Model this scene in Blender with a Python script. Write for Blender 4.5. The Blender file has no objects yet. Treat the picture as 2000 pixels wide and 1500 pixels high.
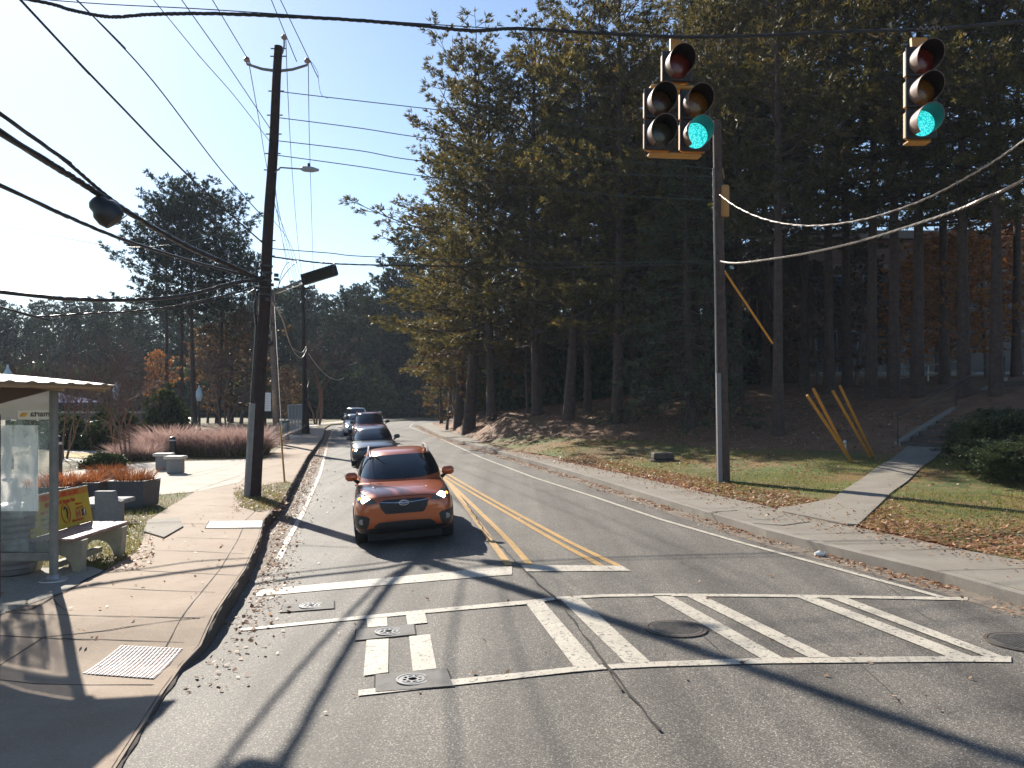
import bpy, bmesh, math, random
import numpy as np
from mathutils import Vector, Matrix, Quaternion
from mathutils.geometry import delaunay_2d_cdt
from mathutils.bvhtree import BVHTree
random.seed(7); RNG = np.random.default_rng(7)
S = bpy.context.scene
COL = S.collection
R = math.radians

# ------------------------------------------------------------ camera
F = 1600.0      # focal length in photo pixels (photo 2000 wide)
CH = 2.5        # camera height
HY = 780.0      # horizon row
cam_d = bpy.data.cameras.new('camera'); cam = bpy.data.objects.new('camera', cam_d); COL.objects.link(cam)
cam.location = (0, 0, CH); cam.rotation_euler = (R(90), 0, 0)
cam_d.sensor_width = 36; cam_d.sensor_fit = 'HORIZONTAL'; cam_d.lens = 36 * F / 2000.0
cam_d.shift_y = (HY - 750) / 2000.0
cam_d.clip_start = 0.1; cam_d.clip_end = 6000
S.camera = cam
# ------------------------------------------------------------ light
SUN_AZ, SUN_EL = 31.8, 31.3      # azimuth to the left of the view direction
w = bpy.data.worlds.new('World'); S.world = w; w.use_nodes = True
nt = w.node_tree; nt.nodes.clear()
sky = nt.nodes.new('ShaderNodeTexSky'); sky.sky_type = 'NISHITA'; sky.sun_disc = False
sky.sun_elevation = R(SUN_EL); sky.sun_rotation = R(-SUN_AZ)
sky.altitude = 100; sky.air_density = 1.0; sky.dust_density = 0.25; sky.ozone_density = 2.3
bg = nt.nodes.new('ShaderNodeBackground'); bg.inputs['Strength'].default_value = 0.078
wo = nt.nodes.new('ShaderNodeOutputWorld')
nt.links.new(sky.outputs[0], bg.inputs[0]); nt.links.new(bg.outputs[0], wo.inputs[0])
sd = bpy.data.lights.new('sun', 'SUN'); sd.energy = 5.0; sd.angle = R(0.55); sd.color = (1.0, 0.93, 0.82)
sun = bpy.data.objects.new('sun', sd); COL.objects.link(sun)
SDIR = Vector((-math.sin(R(SUN_AZ)) * math.cos(R(SUN_EL)), math.cos(R(SUN_AZ)) * math.cos(R(SUN_EL)), math.sin(R(SUN_EL))))
sun.rotation_euler = SDIR.to_track_quat('Z', 'Y').to_euler(); sun.location = SDIR * 60
S.view_settings.view_transform = 'Standard'; S.view_settings.look = 'None'
S.view_settings.exposure = 1.1; S.view_settings.gamma = 1.0
S.view_settings.use_curve_mapping = False
S.cycles.max_bounces = 6; S.cycles.diffuse_bounces = 3; S.cycles.glossy_bounces = 3
S.cycles.transparent_max_bounces = 8; S.cycles.transmission_bounces = 4; S.cycles.volume_bounces = 1
S.cycles.use_denoising = True
S.cycles.sample_clamp_indirect = 4.0

# ------------------------------------------------------------ surface model
def interp(pts, x):
    if x <= pts[0][0]: return pts[0][1]
    for (a, va), (b, vb) in zip(pts, pts[1:]):
        if x <= b: return va + (vb - va) * (x - a) / (b - a)
    return pts[-1][1]
def sstep(a, b, x):
    t = min(1, max(0, (x - a) / (b - a))); return t * t * (3 - 2 * t)
XC = [(-5, 2.9), (7.4, .93), (12.3, .15), (22, -1.4), (31, -3.4), (45, -6.2), (60, -9.3), (80, -13.2)]
def road_z(X, Y):
    s = .06 * (1 - sstep(25, 70, Y)) * sstep(-8, 6, Y)
    d = interp(XC, Y) - X
    d = min(max(d, 0), 6)
    return -s * (d * d / (d + .25)) if d > 0 else 0.0
def zL(Y): return .12 * sstep(25, 70, Y)
def zLL(x, y): return zL(y) - .195 * sstep(9.7, 8.0, y) * sstep(-6.2, -4.2, x)
def A(px, py, Y): return Vector(((px - 1000) * Y / F, Y, CH - (py - HY) * Y / F))
def G(px, py, z=0.0):
    Y = F * (CH - z) / (py - HY); return Vector(((px - 1000) * Y / F, Y, z))
def GR(px, py):
    z = 0.0
    for _ in range(12):
        p = G(px, py, z); z = road_z(p.x, p.y)
    return G(px, py, z)
def GL(px, py):
    z = 0.0
    for _ in range(10):
        p = G(px, py, z); z = zLL(p.x, p.y)
    return G(px, py, z)
# curb line of the right pavement, at road level
RE = [G(*q) for q in [(1995, 1185), (1845, 1142), (1640, 1090), (1496, 1051), (1297, 988), (1136, 936), (947, 880), (863, 855.5), (817, 832)]]
RE = [Vector((150, 3, 0)), Vector((14, 5, 0)), Vector((9, 6.3, 0)), Vector((7.1, 7.7, 0)), Vector((6.4, 9, 0))] + RE + \
     [Vector((-8.2, 84, 0)), Vector((-5, 90, 0)), Vector((3, 95, 0)), Vector((40, 101, 0)), Vector((150, 112, 0))]
RI = [G(*q, .15) for q in [(2000, 1095), (1837, 1064), (1675, 1030), (1519, 996), (1500, 990), (1325, 950), (1150, 911), (975, 876), (905, 850), (860, 836)]]
RI = [Vector((150, 6, .15)), Vector((12, 7.8, .15)), Vector((8.8, 9.0, .15)), Vector((7.95, 10.4, .15))] + RI
LE = [GL(*q) for q in [(320, 1350), (355, 1300), (393, 1260), (420, 1200), (480, 1110), (507, 1050), (516, 1014), (552, 975), (571, 942), (600, 891), (630, 854.5), (635, 837)]]
LE0 = [Vector((-60, 2.2, 0)), Vector((-8, 2.6, 0)), Vector((-4.6, 3.2, 0)), Vector((-3.2, 4.2, 0)), Vector((-2.78, 5.4, 0))]
LE1 = [Vector((-17.2, 78, .12)), Vector((-16, 88, .12)), Vector((-10, 100, .12)), Vector((0, 106, .12)), Vector((40, 114, .12)), Vector((150, 126, .12))]
RI_Y = sorted([(p.y, p.x) for p in RI[3:]] + [(9.0, 8.8), (84, -6.5), (95, 3), (102, 40)])
def xin(Y): return interp(RI_Y, Y)

# terrain of the right bank: thin linear radial fit through measured points (X, Y, z)
CP = []
for Y in (7, 10, 13, 16, 20, 25, 30, 36, 43, 52, 62, 72): CP.append((xin(Y), Y, .14))
CP += [(5.9, 22.5, .24), (10.5, 14, .3), (12, 19, .5), (18, 17, 2.2), (25, 15, 3.2), (25, 8, 2.5), (40, 10, 5), (8, 19, .30), (11, 12, .3), (16, 12, .9), (16, 9, .6),
       (5.6, 31, .4), (8.3, 24, .42), (11.3, 26.7, .6), (14.3, 27, .9), (10.7, 32, 1.15), (14, 24, .8), (5.1, 40, 1.3), (2.0, 34, .42), (1.5, 40, .65), (20.5, 33, 3.1), (16.6, 36, 2.7), (18.3, 31, 2.7), (13, 38, 2.3),
       (18, 27.5, 1.9), (24, 30, 3.3), (21, 24, 2.7), (2.9, 42, 1.45), (-1.5, 50, 1.55), (-3.0, 58, 1.7), (-5.3, 66, 1.1), (3, 52, 2.1), (10, 46, 2.9), (20, 46, 3.5), (40, 46, 4.2), (60, 40, 5), (8, 60, 2.8), (20, 70, 3.8), (0, 72, 2.1), (-5, 76, 1.0), (0, 84, 1.0), (60, 80, 5), (40, 25, 4.2), (60, 20, 6), (120, 60, 7)]
_c = np.array(CP); _d = np.sqrt(((_c[:, None, :2] - _c[None, :, :2]) ** 2).sum(-1) + .25)
_w = np.linalg.solve(_d + np.eye(len(_c)) * -.01, _c[:, 2])
def zR(X, Y):
    v = float((np.sqrt((_c[:, 0] - X) ** 2 + (_c[:, 1] - Y) ** 2 + .25) * _w).sum())
    v = min(max(v, .10), 9)
    d = X - xin(Y)
    if d < 1.0: v = .14 + (v - .14) * max(0, d)
    return v + .05 * (math.sin(X * .9) * math.cos(Y * .7)) * sstep(1.5, 6, d)
def GZ(px, py):            # where the pixel's ray meets the right bank
    lo = None
    Y = 8.0
    while Y < 120:
        p = A(px, py, Y)
        if p.z < zR(p.x, p.y): return p
        Y += .1
    return A(px, py, 60)

# ------------------------------------------------------------ materials
def hexc(r, g, b): return (r, g, b, 1)
def new_mat(name):
    m = bpy.data.materials.new(name); m.use_nodes = True
    return m, m.node_tree, m.node_tree.nodes['Principled BSDF']
def mat(name, col, rough=.6, metal=0, noise=None, col2=None, bump=0, bscale=60, spec=None, detail=6, coat=0, pos=(.35, .65)):
    m, t, b = new_mat(name)
    b.inputs['Base Color'].default_value = (*col, 1); b.inputs['Roughness'].default_value = rough
    b.inputs['Metallic'].default_value = metal
    if spec is not None: b.inputs['Specular IOR Level'].default_value = spec
    if coat: b.inputs['Coat Weight'].default_value = coat; b.inputs['Coat Roughness'].default_value = .03
    tc = t.nodes.new('ShaderNodeTexCoord')
    if noise:
        n = t.nodes.new('ShaderNodeTexNoise'); n.inputs['Scale'].default_value = noise; n.inputs['Detail'].default_value = detail
        n.inputs['Roughness'].default_value = .65
        r = t.nodes.new('ShaderNodeValToRGB'); r.color_ramp.elements[0].position = pos[0]; r.color_ramp.elements[1].position = pos[1]
        r.color_ramp.elements[0].color = (*col, 1); r.color_ramp.elements[1].color = (*(col2 or col), 1)
        t.links.new(tc.outputs['Object'], n.inputs['Vector']); t.links.new(n.outputs['Fac'], r.inputs['Fac'])
        t.links.new(r.outputs[0], b.inputs['Base Color'])
    if bump:
        n2 = t.nodes.new('ShaderNodeTexNoise'); n2.inputs['Scale'].default_value = bscale; n2.inputs['Detail'].default_value = 5
        bp = t.nodes.new('ShaderNodeBump'); bp.inputs['Strength'].default_value = bump; bp.inputs['Distance'].default_value = .02
        t.links.new(tc.outputs['Object'], n2.inputs['Vector']); t.links.new(n2.outputs['Fac'], bp.inputs['Height']); t.links.new(bp.outputs[0], b.inputs['Normal'])
    return m
def layered(name, layers, rough=.85, bump=.3, bscale=80, spec=.3):
    """layers: (colour, noise scale, low, high) each laid over the one before by a noise mask"""
    m, t, b = new_mat(name); b.inputs['Roughness'].default_value = rough; b.inputs['Specular IOR Level'].default_value = spec
    tc = t.nodes.new('ShaderNodeTexCoord'); prev = None
    for i, (c, sc, lo, hi) in enumerate(layers):
        if prev is None:
            rgb = t.nodes.new('ShaderNodeRGB'); rgb.outputs[0].default_value = (*c, 1); prev = rgb.outputs[0]; continue
        n = t.nodes.new('ShaderNodeTexNoise'); n.noise_dimensions = '4D'; n.inputs['W'].default_value = i * 3.7
        n.inputs['Scale'].default_value = sc; n.inputs['Detail'].default_value = 7; n.inputs['Roughness'].default_value = .62
        mp = t.nodes.new('ShaderNodeMapRange'); mp.inputs['From Min'].default_value = lo; mp.inputs['From Max'].default_value = hi
        mx = t.nodes.new('ShaderNodeMix'); mx.data_type = 'RGBA'; mx.inputs['B'].default_value = (*c, 1)
        t.links.new(tc.outputs['Object'], n.inputs['Vector']); t.links.new(n.outputs['Fac'], mp.inputs['Value'])
        t.links.new(mp.outputs[0], mx.inputs['Factor']); t.links.new(prev, mx.inputs['A'])
        prev = mx.outputs['Result']
    t.links.new(prev, b.inputs['Base Color'])
    n2 = t.nodes.new('ShaderNodeTexNoise'); n2.inputs['Scale'].default_value = bscale; n2.inputs['Detail'].default_value = 6
    bp = t.nodes.new('ShaderNodeBump'); bp.inputs['Strength'].default_value = bump; bp.inputs['Distance'].default_value = .03
    t.links.new(tc.outputs['Object'], n2.inputs['Vector']); t.links.new(n2.outputs['Fac'], bp.inputs['Height']); t.links.new(bp.outputs[0], b.inputs['Normal'])
    return m
def emit(name, col, s=1.0):
    m, t, b = new_mat(name); b.inputs['Base Color'].default_value = (*col, 1)
    b.inputs['Emission Color'].default_value = (*col, 1); b.inputs['Emission Strength'].default_value = s
    b.inputs['Roughness'].default_value = .3
    return m
def foliage(name, c1, c2, trans=.35, rough=.55, dry=None, warm=(1.2, 1.1, .9)):
    """per-leaf tint comes from the 'tint' attribute of the mesh"""
    m, t, b = new_mat(name)
    at = t.nodes.new('ShaderNodeAttribute'); at.attribute_name = 'tint'
    r = t.nodes.new('ShaderNodeValToRGB'); e = r.color_ramp.elements
    e[0].position = 0; e[0].color = (*c1, 1); e[1].position = .85; e[1].color = (*c2, 1)
    if dry: x = e.new(1.0); x.color = (*dry, 1)
    oi = t.nodes.new('ShaderNodeObjectInfo'); hs = t.nodes.new('ShaderNodeHueSaturation')
    mr = t.nodes.new('ShaderNodeMapRange'); mr.inputs['To Min'].default_value = .75; mr.inputs['To Max'].default_value = 1.25
    t.links.new(oi.outputs['Random'], mr.inputs['Value']); t.links.new(mr.outputs[0], hs.inputs['Value'])
    t.links.new(at.outputs['Fac'], r.inputs['Fac']); t.links.new(r.outputs[0], hs.inputs['Color'])
    t.links.new(hs.outputs[0], b.inputs['Base Color']); b.inputs['Roughness'].default_value = rough; b.inputs['Specular IOR Level'].default_value = .25
    tm = t.nodes.new('ShaderNodeMix'); tm.data_type = 'RGBA'; tm.blend_type = 'MULTIPLY'; tm.inputs['Factor'].default_value = 1; tm.inputs['B'].default_value = (*warm, 1)
    t.links.new(hs.outputs[0], tm.inputs['A'])
    tr = t.nodes.new('ShaderNodeBsdfTranslucent'); mx = t.nodes.new('ShaderNodeMixShader'); mx.inputs[0].default_value = trans
    t.links.new(tm.outputs['Result'], tr.inputs[0]); t.links.new(b.outputs[0], mx.inputs[1]); t.links.new(tr.outputs[0], mx.inputs[2])
    t.links.new(mx.outputs[0], t.nodes['Material Output'].inputs[0])
    return m
M = {}
def asphalt():
    m, t, b = new_mat('asphalt'); tc = t.nodes.new('ShaderNodeTexCoord')
    def noise(sc, det=5, ro=.6):
        n = t.nodes.new('ShaderNodeTexNoise'); n.inputs['Scale'].default_value = sc; n.inputs['Detail'].default_value = det; n.inputs['Roughness'].default_value = ro
        t.links.new(tc.outputs['Object'], n.inputs['Vector']); return n
    v = t.nodes.new('ShaderNodeTexVoronoi'); v.inputs['Scale'].default_value = 115; t.links.new(tc.outputs['Object'], v.inputs['Vector'])
    sep = t.nodes.new('ShaderNodeSeparateColor'); t.links.new(v.outputs['Color'], sep.inputs[0])
    r = t.nodes.new('ShaderNodeValToRGB'); e = r.color_ramp.elements
    e[0].position = 0; e[0].color = (.062, .054, .047, 1); e[1].position = .6; e[1].color = (.145, .128, .11, 1)
    x = e.new(.9); x.color = (.22, .195, .16, 1); x = e.new(1.0); x.color = (.5, .46, .38, 1)
    t.links.new(sep.outputs[0], r.inputs[0])
    n = noise(.55, 6); mr = t.nodes.new('ShaderNodeMapRange'); mr.inputs['From Min'].default_value = .3; mr.inputs['From Max'].default_value = .7
    mr.inputs['To Min'].default_value = .64; mr.inputs['To Max'].default_value = .98; t.links.new(n.outputs[0], mr.inputs[0])
    # long streaks of tyre wear along the road
    mp = t.nodes.new('ShaderNodeMapping'); mp.inputs['Rotation'].default_value = (0, 0, R(-10)); mp.inputs['Scale'].default_value = (1.1, .03, 1)
    n3 = t.nodes.new('ShaderNodeTexNoise'); n3.inputs['Scale'].default_value = 1.6; n3.inputs['Detail'].default_value = 3
    t.links.new(tc.outputs['Object'], mp.inputs[0]); t.links.new(mp.outputs[0], n3.inputs['Vector'])
    mr3 = t.nodes.new('ShaderNodeMapRange'); mr3.inputs['From Min'].default_value = .35; mr3.inputs['From Max'].default_value = .65
    mr3.inputs['To Min'].default_value = .70; mr3.inputs['To Max'].default_value = 1.14; t.links.new(n3.outputs[0], mr3.inputs[0])
    mu = t.nodes.new('ShaderNodeMath'); mu.operation = 'MULTIPLY'; t.links.new(mr.outputs[0], mu.inputs[0]); t.links.new(mr3.outputs[0], mu.inputs[1])
    mx = t.nodes.new('ShaderNodeMix'); mx.data_type = 'RGBA'; mx.blend_type = 'MULTIPLY'; mx.inputs['Factor'].default_value = 1
    cc = t.nodes.new('ShaderNodeCombineColor'); [t.links.new(mu.outputs[0], cc.inputs[i]) for i in range(3)]
    t.links.new(r.outputs[0], mx.inputs['A']); t.links.new(cc.outputs[0], mx.inputs['B']); t.links.new(mx.outputs['Result'], b.inputs['Base Color'])
    b.inputs['Roughness'].default_value = .75; b.inputs['Specular IOR Level'].default_value = .35
    bp = t.nodes.new('ShaderNodeBump'); bp.inputs['Strength'].default_value = .35; bp.inputs['Distance'].default_value = .008
    t.links.new(sep.outputs[0], bp.inputs['Height']); t.links.new(bp.outputs[0], b.inputs['Normal'])
    return m
M['asphalt'] = asphalt()
def conc(name, a, b_, stain):
    return layered(name, [(a, 0, 0, 0), (b_, 1.3, .35, .65), (stain, .7, .52, .75), (tuple(x * .75 for x in a), 9, .55, .7), (tuple(min(1, x * 1.35) for x in a), 45, .55, .72)], rough=.85, bump=.15, bscale=120)
M['side_l'] = conc('pavement_concrete', (.325, .248, .182), (.262, .192, .135), (.20, .14, .097))
M['side_r'] = conc('old_pavement_concrete', (.23, .205, .17), (.19, .165, .13), (.14, .12, .095))
M['curb'] = conc('curb_concrete', (.27, .24, .20), (.2, .175, .145), (.13, .115, .095))
M['curb_dark'] = conc('grimy_shaded_concrete', (.07, .058, .048), (.10, .08, .065), (.04, .033, .028))
M['aggregate'] = layered('exposed_aggregate', [(.30, .28, .25, ), (.22, .2, .18), ] and [((.30, .285, .25), 0, 0, 0), ((.2, .185, .16), 40, .45, .6), ((.42, .4, .35), 70, .6, .7), ((.22, .2, .16), 1.2, .5, .7)], bump=.3)
M['plaza'] = conc('plaza_concrete', (.42, .37, .31), (.36, .31, .25), (.30, .25, .20))
M['lawn'] = layered('leaf_strewn_lawn', [((.075, .11, .02), 0, 0, 0), ((.19, .10, .04), .35, .42, .6), ((.05, .075, .015), .9, .5, .62), ((.20, .13, .06), 4, .52, .66), ((.11, .05, .025), 16, .56, .64)], bump=.7, bscale=35)
M['bank'] = layered('pine_straw_bank', [((.16, .08, .042), 0, 0, 0), ((.21, .12, .065), .6, .45, .62), ((.09, .05, .028), 2.2, .5, .66), ((.28, .17, .10), 12, .58, .7)], bump=.8, bscale=25)
M['lawn_l'] = layered('dry_autumn_grass', [((.12, .09, .035), 0, 0, 0), ((.06, .075, .02), 1.5, .5, .6), ((.2, .13, .06), 5, .55, .68)], bump=.7, bscale=45)
M['dirt'] = layered('gutter_grit', [((.17, .14, .11), 0, 0, 0), ((.24, .18, .13), 3, .45, .6), ((.09, .08, .07), 14, .5, .6)], bump=.4)
M['white'] = layered('worn_white_paint', [((.50, .45, .37), 0, 0, 0), ((.38, .34, .28), 3, .45, .7), ((.15, .14, .12), 24, .56, .61), ((.17, .155, .13), 95, .55, .62), ((.2, .19, .17), 5, .62, .68)], rough=.6, bump=.2)
M['yellow'] = layered('worn_yellow_paint', [((.50, .29, .085), 0, 0, 0), ((.40, .24, .09), 3, .45, .7), ((.16, .14, .11), 24, .56, .61), ((.17, .14, .1), 95, .55, .62)], rough=.6, bump=.2)
M['crack'] = mat('dark_joint', (.022, .018, .015), .95)
M['iron'] = mat('cast_iron', (.07, .055, .045), .6, .4, 20, (.16, .13, .11), bump=.4, bscale=60)
M['plate'] = layered('concrete_utility_lid', [((.17, .16, .145), 0, 0, 0), ((.13, .12, .11), 6, .45, .6), ((.24, .22, .2), 60, .58, .66)], bump=.15)
M['wood_dark'] = mat('creosoted_pole_wood', (.014, .007, .006), .85, 0, 7, (.034, .018, .014), bump=.6, bscale=30)
M['wood_brown'] = mat('brown_pole_wood', (.036, .022, .017), .85, 0, 6, (.085, .052, .04), bump=.6, bscale=30)
M['wood_grey'] = mat('weathered_pole_wood', (.12, .085, .065), .8, 0, 6, (.2, .15, .12), bump=.6, bscale=30)
M['galv'] = mat('galvanised_steel', (.32, .32, .32), .45, .7, 15, (.45, .45, .45))
M['steel_grey'] = mat('grey_painted_steel', (.16, .165, .16), .5, .3, 8, (.22, .22, .21))
M['cable'] = mat('black_cable', (.02, .018, .018), .38)
M['cable_sheen'] = mat('bright_sheen_cable', (.20, .165, .14), .4, .3, 30, (.3, .26, .22))  # pale tone puts the sun's sheen into the cable colour
M['wire_green'] = mat('aged_wire', (.05, .07, .06), .5, .5)
M['insul'] = mat('brown_porcelain', (.35, .26, .24), .25, 0)
M['bark'] = mat('pine_bark', (.03, .019, .014), .9, 0, 6, (.075, .046, .034), bump=1, bscale=14)
M['bark_grey'] = mat('grey_bark', (.09, .07, .06), .9, 0, 8, (.16, .12, .1), bump=.6, bscale=20)
M['needle'] = foliage('pine_needles', (.034, .040, .013), (.11, .10, .038), .45, dry=(.26, .15, .06), warm=(1.55, 1.3, .85))
M['needle_blue'] = foliage('cedar_needles', (.03, .05, .025), (.08, .10, .05), .3)
M['needle_far'] = foliage('far_pine_needles', (.016, .030, .014), (.036, .052, .024), .2, rough=.8)
M['autumn'] = foliage('orange_autumn_leaves', (.30, .105, .03), (.50, .25, .08), .55, dry=(.6, .42, .16))
M['brown_leaf'] = foliage('brown_autumn_leaves', (.08, .05, .027), (.16, .10, .045), .45, dry=(.3, .19, .07))
M['shrub'] = foliage('evergreen_shrub_leaves', (.03, .05, .015), (.09, .12, .04), .25, rough=.35, dry=(.2, .22, .1))
M['juniper'] = foliage('juniper_needles', (.025, .04, .015), (.06, .085, .03), .2)
M['plume'] = foliage('pink_grass_plumes', (.34, .215, .185), (.56, .41, .35), .45, warm=(1.05, 1, 1))
M['blade'] = foliage('grass_blades', (.09, .11, .022), (.2, .19, .05), .45, dry=(.3, .22, .1))
M['red_grass'] = foliage('rusty_grass_blades', (.16, .05, .02), (.3, .12, .05), .4)
M['litter'] = foliage('fallen_leaf', (.17, .075, .035), (.42, .24, .14), .3, dry=(.62, .46, .33))
M['black_plastic'] = mat('black_plastic', (.012, .012, .013), .45)
M['tyre'] = mat('tyre_rubber', (.013, .013, .013), .85, bump=.2)
M['chrome'] = mat('chrome', (.75, .75, .77), .12, 1)
M['alloy'] = mat('alloy_wheel', (.35, .35, .36), .3, .9)
def glass_mat():
    m, t, b = new_mat('tinted_car_glass'); b.inputs['Base Color'].default_value = (.008, .011, .014, 1)
    b.inputs['Roughness'].default_value = .04; b.inputs['Specular IOR Level'].default_value = .65
    return m
M['car_glass'] = glass_mat()
def pane(name, tint, clear, rough=.05, streak=None):
    m, t, b = new_mat(name); b.inputs['Base Color'].default_value = (*tint, 1); b.inputs['Roughness'].default_value = rough
    tr = t.nodes.new('ShaderNodeBsdfTransparent'); mx = t.nodes.new('ShaderNodeMixShader'); mx.inputs[0].default_value = clear
    if streak:
        tc = t.nodes.new('ShaderNodeTexCoord'); mp = t.nodes.new('ShaderNodeMapping'); mp.inputs['Scale'].default_value = (3, 3, 1.1)
        n = t.nodes.new('ShaderNodeTexNoise'); n.inputs['Scale'].default_value = 2.2; n.inputs['Detail'].default_value = 4
        mr = t.nodes.new('ShaderNodeMapRange'); mr.inputs['From Min'].default_value = .4; mr.inputs['From Max'].default_value = .62
        mr.inputs['To Min'].default_value = streak[0]; mr.inputs['To Max'].default_value = streak[1]
        t.links.new(tc.outputs['Object'], mp.inputs[0]); t.links.new(mp.outputs[0], n.inputs['Vector']); t.links.new(n.outputs[0], mr.inputs[0]); t.links.new(mr.outputs[0], mx.inputs[0])
    t.links.new(b.outputs[0], mx.inputs[1]); t.links.new(tr.outputs[0], mx.inputs[2]); t.links.new(mx.outputs[0], t.nodes['Material Output'].inputs[0])
    return m

# ------------------------------------------------------------ mesh builder
class MB:
    def __init__(s): s.v = []; s.f = []; s.t = []
    def add(s, vs, fs, tint=None):
        o = len(s.v); s.v.extend([tuple(v) for v in vs]); s.f.extend([tuple(i + o for i in f) for f in fs])
        if tint is not None: s.t.extend([tint] * len(vs))
        return s
    def box(s, c, size, rz=0, rot=None, bevel=0):
        x, y, z = (q / 2 for q in size)
        m = rot if rot is not None else Matrix.Rotation(rz, 3, 'Z')
        if bevel:
            b = min(bevel, x * .9, y * .9, z * .9); vs = []; c = Vector(c)
            for sz, ins in ((-z, b), (-z + b, 0), (z - b, 0), (z, b)):
                X, Y = x - ins, y - ins; cx = b if ins == 0 else b * .6
                for px, py in ((-X + cx, -Y), (X - cx, -Y), (X, -Y + cx), (X, Y - cx), (X - cx, Y), (-X + cx, Y), (-X, Y - cx), (-X, -Y + cx)):
                    vs.append(c + m @ Vector((px, py, sz)))
            fs = [tuple(range(7, -1, -1)), tuple(range(24, 32))]
            for k in range(3):
                for i in range(8): j = (i + 1) % 8; fs.append((k * 8 + i, k * 8 + j, k * 8 + 8 + j, k * 8 + 8 + i))
            return s.add(vs, fs)
        vs = [Vector(c) + m @ Vector((a * x, b * y, d * z)) for d in (-1, 1) for a, b in ((-1, -1), (1, -1), (1, 1), (-1, 1))]
        return s.add(vs, [(3, 2, 1, 0), (4, 5, 6, 7), (0, 1, 5, 4), (1, 2, 6, 5), (2, 3, 7, 6), (3, 0, 4, 7)])
    def tube(s, pts, rad, n=8, cap=True, tint=None):
        pts = [Vector(p) for p in pts]; k = len(pts)
        if not hasattr(rad, '__len__'): rad = [rad] * k
        vs = []; up = None
        for i, p in enumerate(pts):
            d = (pts[min(i + 1, k - 1)] - pts[max(i - 1, 0)])
            if d.length < 1e-9: d = Vector((0, 0, 1))
            d.normalize()
            if up is None:
                up = Vector((0, 0, 1)) if abs(d.z) < .9 else Vector((1, 0, 0))
            a = d.cross(up); 
            if a.length < 1e-6: a = d.orthogonal()
            a.normalize(); b = a.cross(d); up = b
            for j in range(n):
                t = 2 * math.pi * j / n; vs.append(p + (a * math.cos(t) + b * math.sin(t)) * rad[i])
        fs = [(i * n + j, i * n + (j + 1) % n, (i + 1) * n + (j + 1) % n, (i + 1) * n + j) for i in range(k - 1) for j in range(n)]
        if cap: fs += [tuple(range(n - 1, -1, -1)), tuple(range((k - 1) * n, k * n))]
        return s.add(vs, fs, tint)
    def lathe(s, c, prof, n=16, axis='Z', rot=None):
        """prof: list of (radius, height)"""
        m = rot if rot is not None else {'Z': Matrix.Identity(3), 'Y': Matrix.Rotation(R(-90), 3, 'X'), 'X': Matrix.Rotation(R(90), 3, 'Y')}[axis]
        vs = [Vector(c) + m @ Vector((r * math.cos(2 * math.pi * j / n), r * math.sin(2 * math.pi * j / n), h)) for r, h in prof for j in range(n)]
        k = len(prof); fs = [(i * n + j, i * n + (j + 1) % n, (i + 1) * n + (j + 1) % n, (i + 1) * n + j) for i in range(k - 1) for j in range(n)]
        fs += [tuple(range(n - 1, -1, -1)), tuple(range((k - 1) * n, k * n))]
        return s.add(vs, fs)
    def prism(s, poly, h, m=None, c=(0, 0, 0)):
        """poly of (a, b) extruded by h along the third axis, placed by matrix m"""
        m = m or Matrix.Identity(3); n = len(poly); c = Vector(c)
        vs = [c + m @ Vector((a, b, 0)) for a, b in poly] + [c + m @ Vector((a, b, h)) for a, b in poly]
        fs = [tuple(range(n - 1, -1, -1)), tuple(range(n, 2 * n))] + [(i, (i + 1) % n, n + (i + 1) % n, n + i) for i in range(n)]
        return s.add(vs, fs)
    def mesh(s, name, off=None, smooth=False):
        me = bpy.data.meshes.new(name)
        v = s.v if off is None else [(a - off[0], b - off[1], c - off[2]) for a, b, c in s.v]
        me.from_pydata(v, [], s.f); me.validate()
        if s.t and len(s.t) == len(s.v) == len(me.vertices):
            a = me.attributes.new('tint', 'FLOAT', 'POINT'); a.data.foreach_set('value', s.t)
        if smooth: me.polygons.foreach_set('use_smooth', [True] * len(me.polygons))
        me.update(); return me
    def build(s, name, m, parent=None, smooth=False, local=False, auto=None):
        off = None
        if parent is not None and not local:
            off = Vector(parent.location); pp = parent.parent
            while pp: off = off + pp.location; pp = pp.parent
        me = s.mesh(name, off, smooth or auto is not None); me.materials.append(m)
        if auto is not None: me.set_sharp_from_angle(angle=R(auto))
        o = bpy.data.objects.new(name, me); COL.objects.link(o)
        if parent is not None: o.parent = parent
        return o
def fast_mesh(name, V, Q, tint, m):
    """V (n,3), Q (k,3|4) numpy"""
    me = bpy.data.meshes.new(name); k, c = Q.shape
    me.vertices.add(len(V)); me.vertices.foreach_set('co', V.astype(np.float32).ravel())
    me.loops.add(k * c); me.loops.foreach_set('vertex_index', Q.astype(np.int32).ravel())
    me.polygons.add(k); me.polygons.foreach_set('loop_start', np.arange(0, k * c, c, dtype=np.int32))
    me.update(calc_edges=True)
    a = me.attributes.new('tint', 'FLOAT', 'POINT'); a.data.foreach_set('value', tint.astype(np.float32))
    me.materials.append(m); return me
def tag(o, label=None, cat=None, group=None, kind=None):
    if label: o['label'] = label
    if cat: o['category'] = cat
    if group: o['group'] = group
    if kind: o['kind'] = kind
    return o
def thing(name, label, cat, loc=(0, 0, 0), group=None, rz=0):
    o = bpy.data.objects.new(name, None); COL.objects.link(o); o.location = loc; o.rotation_euler = (0, 0, rz)
    o.empty_display_size = .2
    return tag(o, label, cat, group)
def link_mesh(name, me, parent=None):
    o = bpy.data.objects.new(name, me); COL.objects.link(o); o.parent = parent; return o
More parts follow.
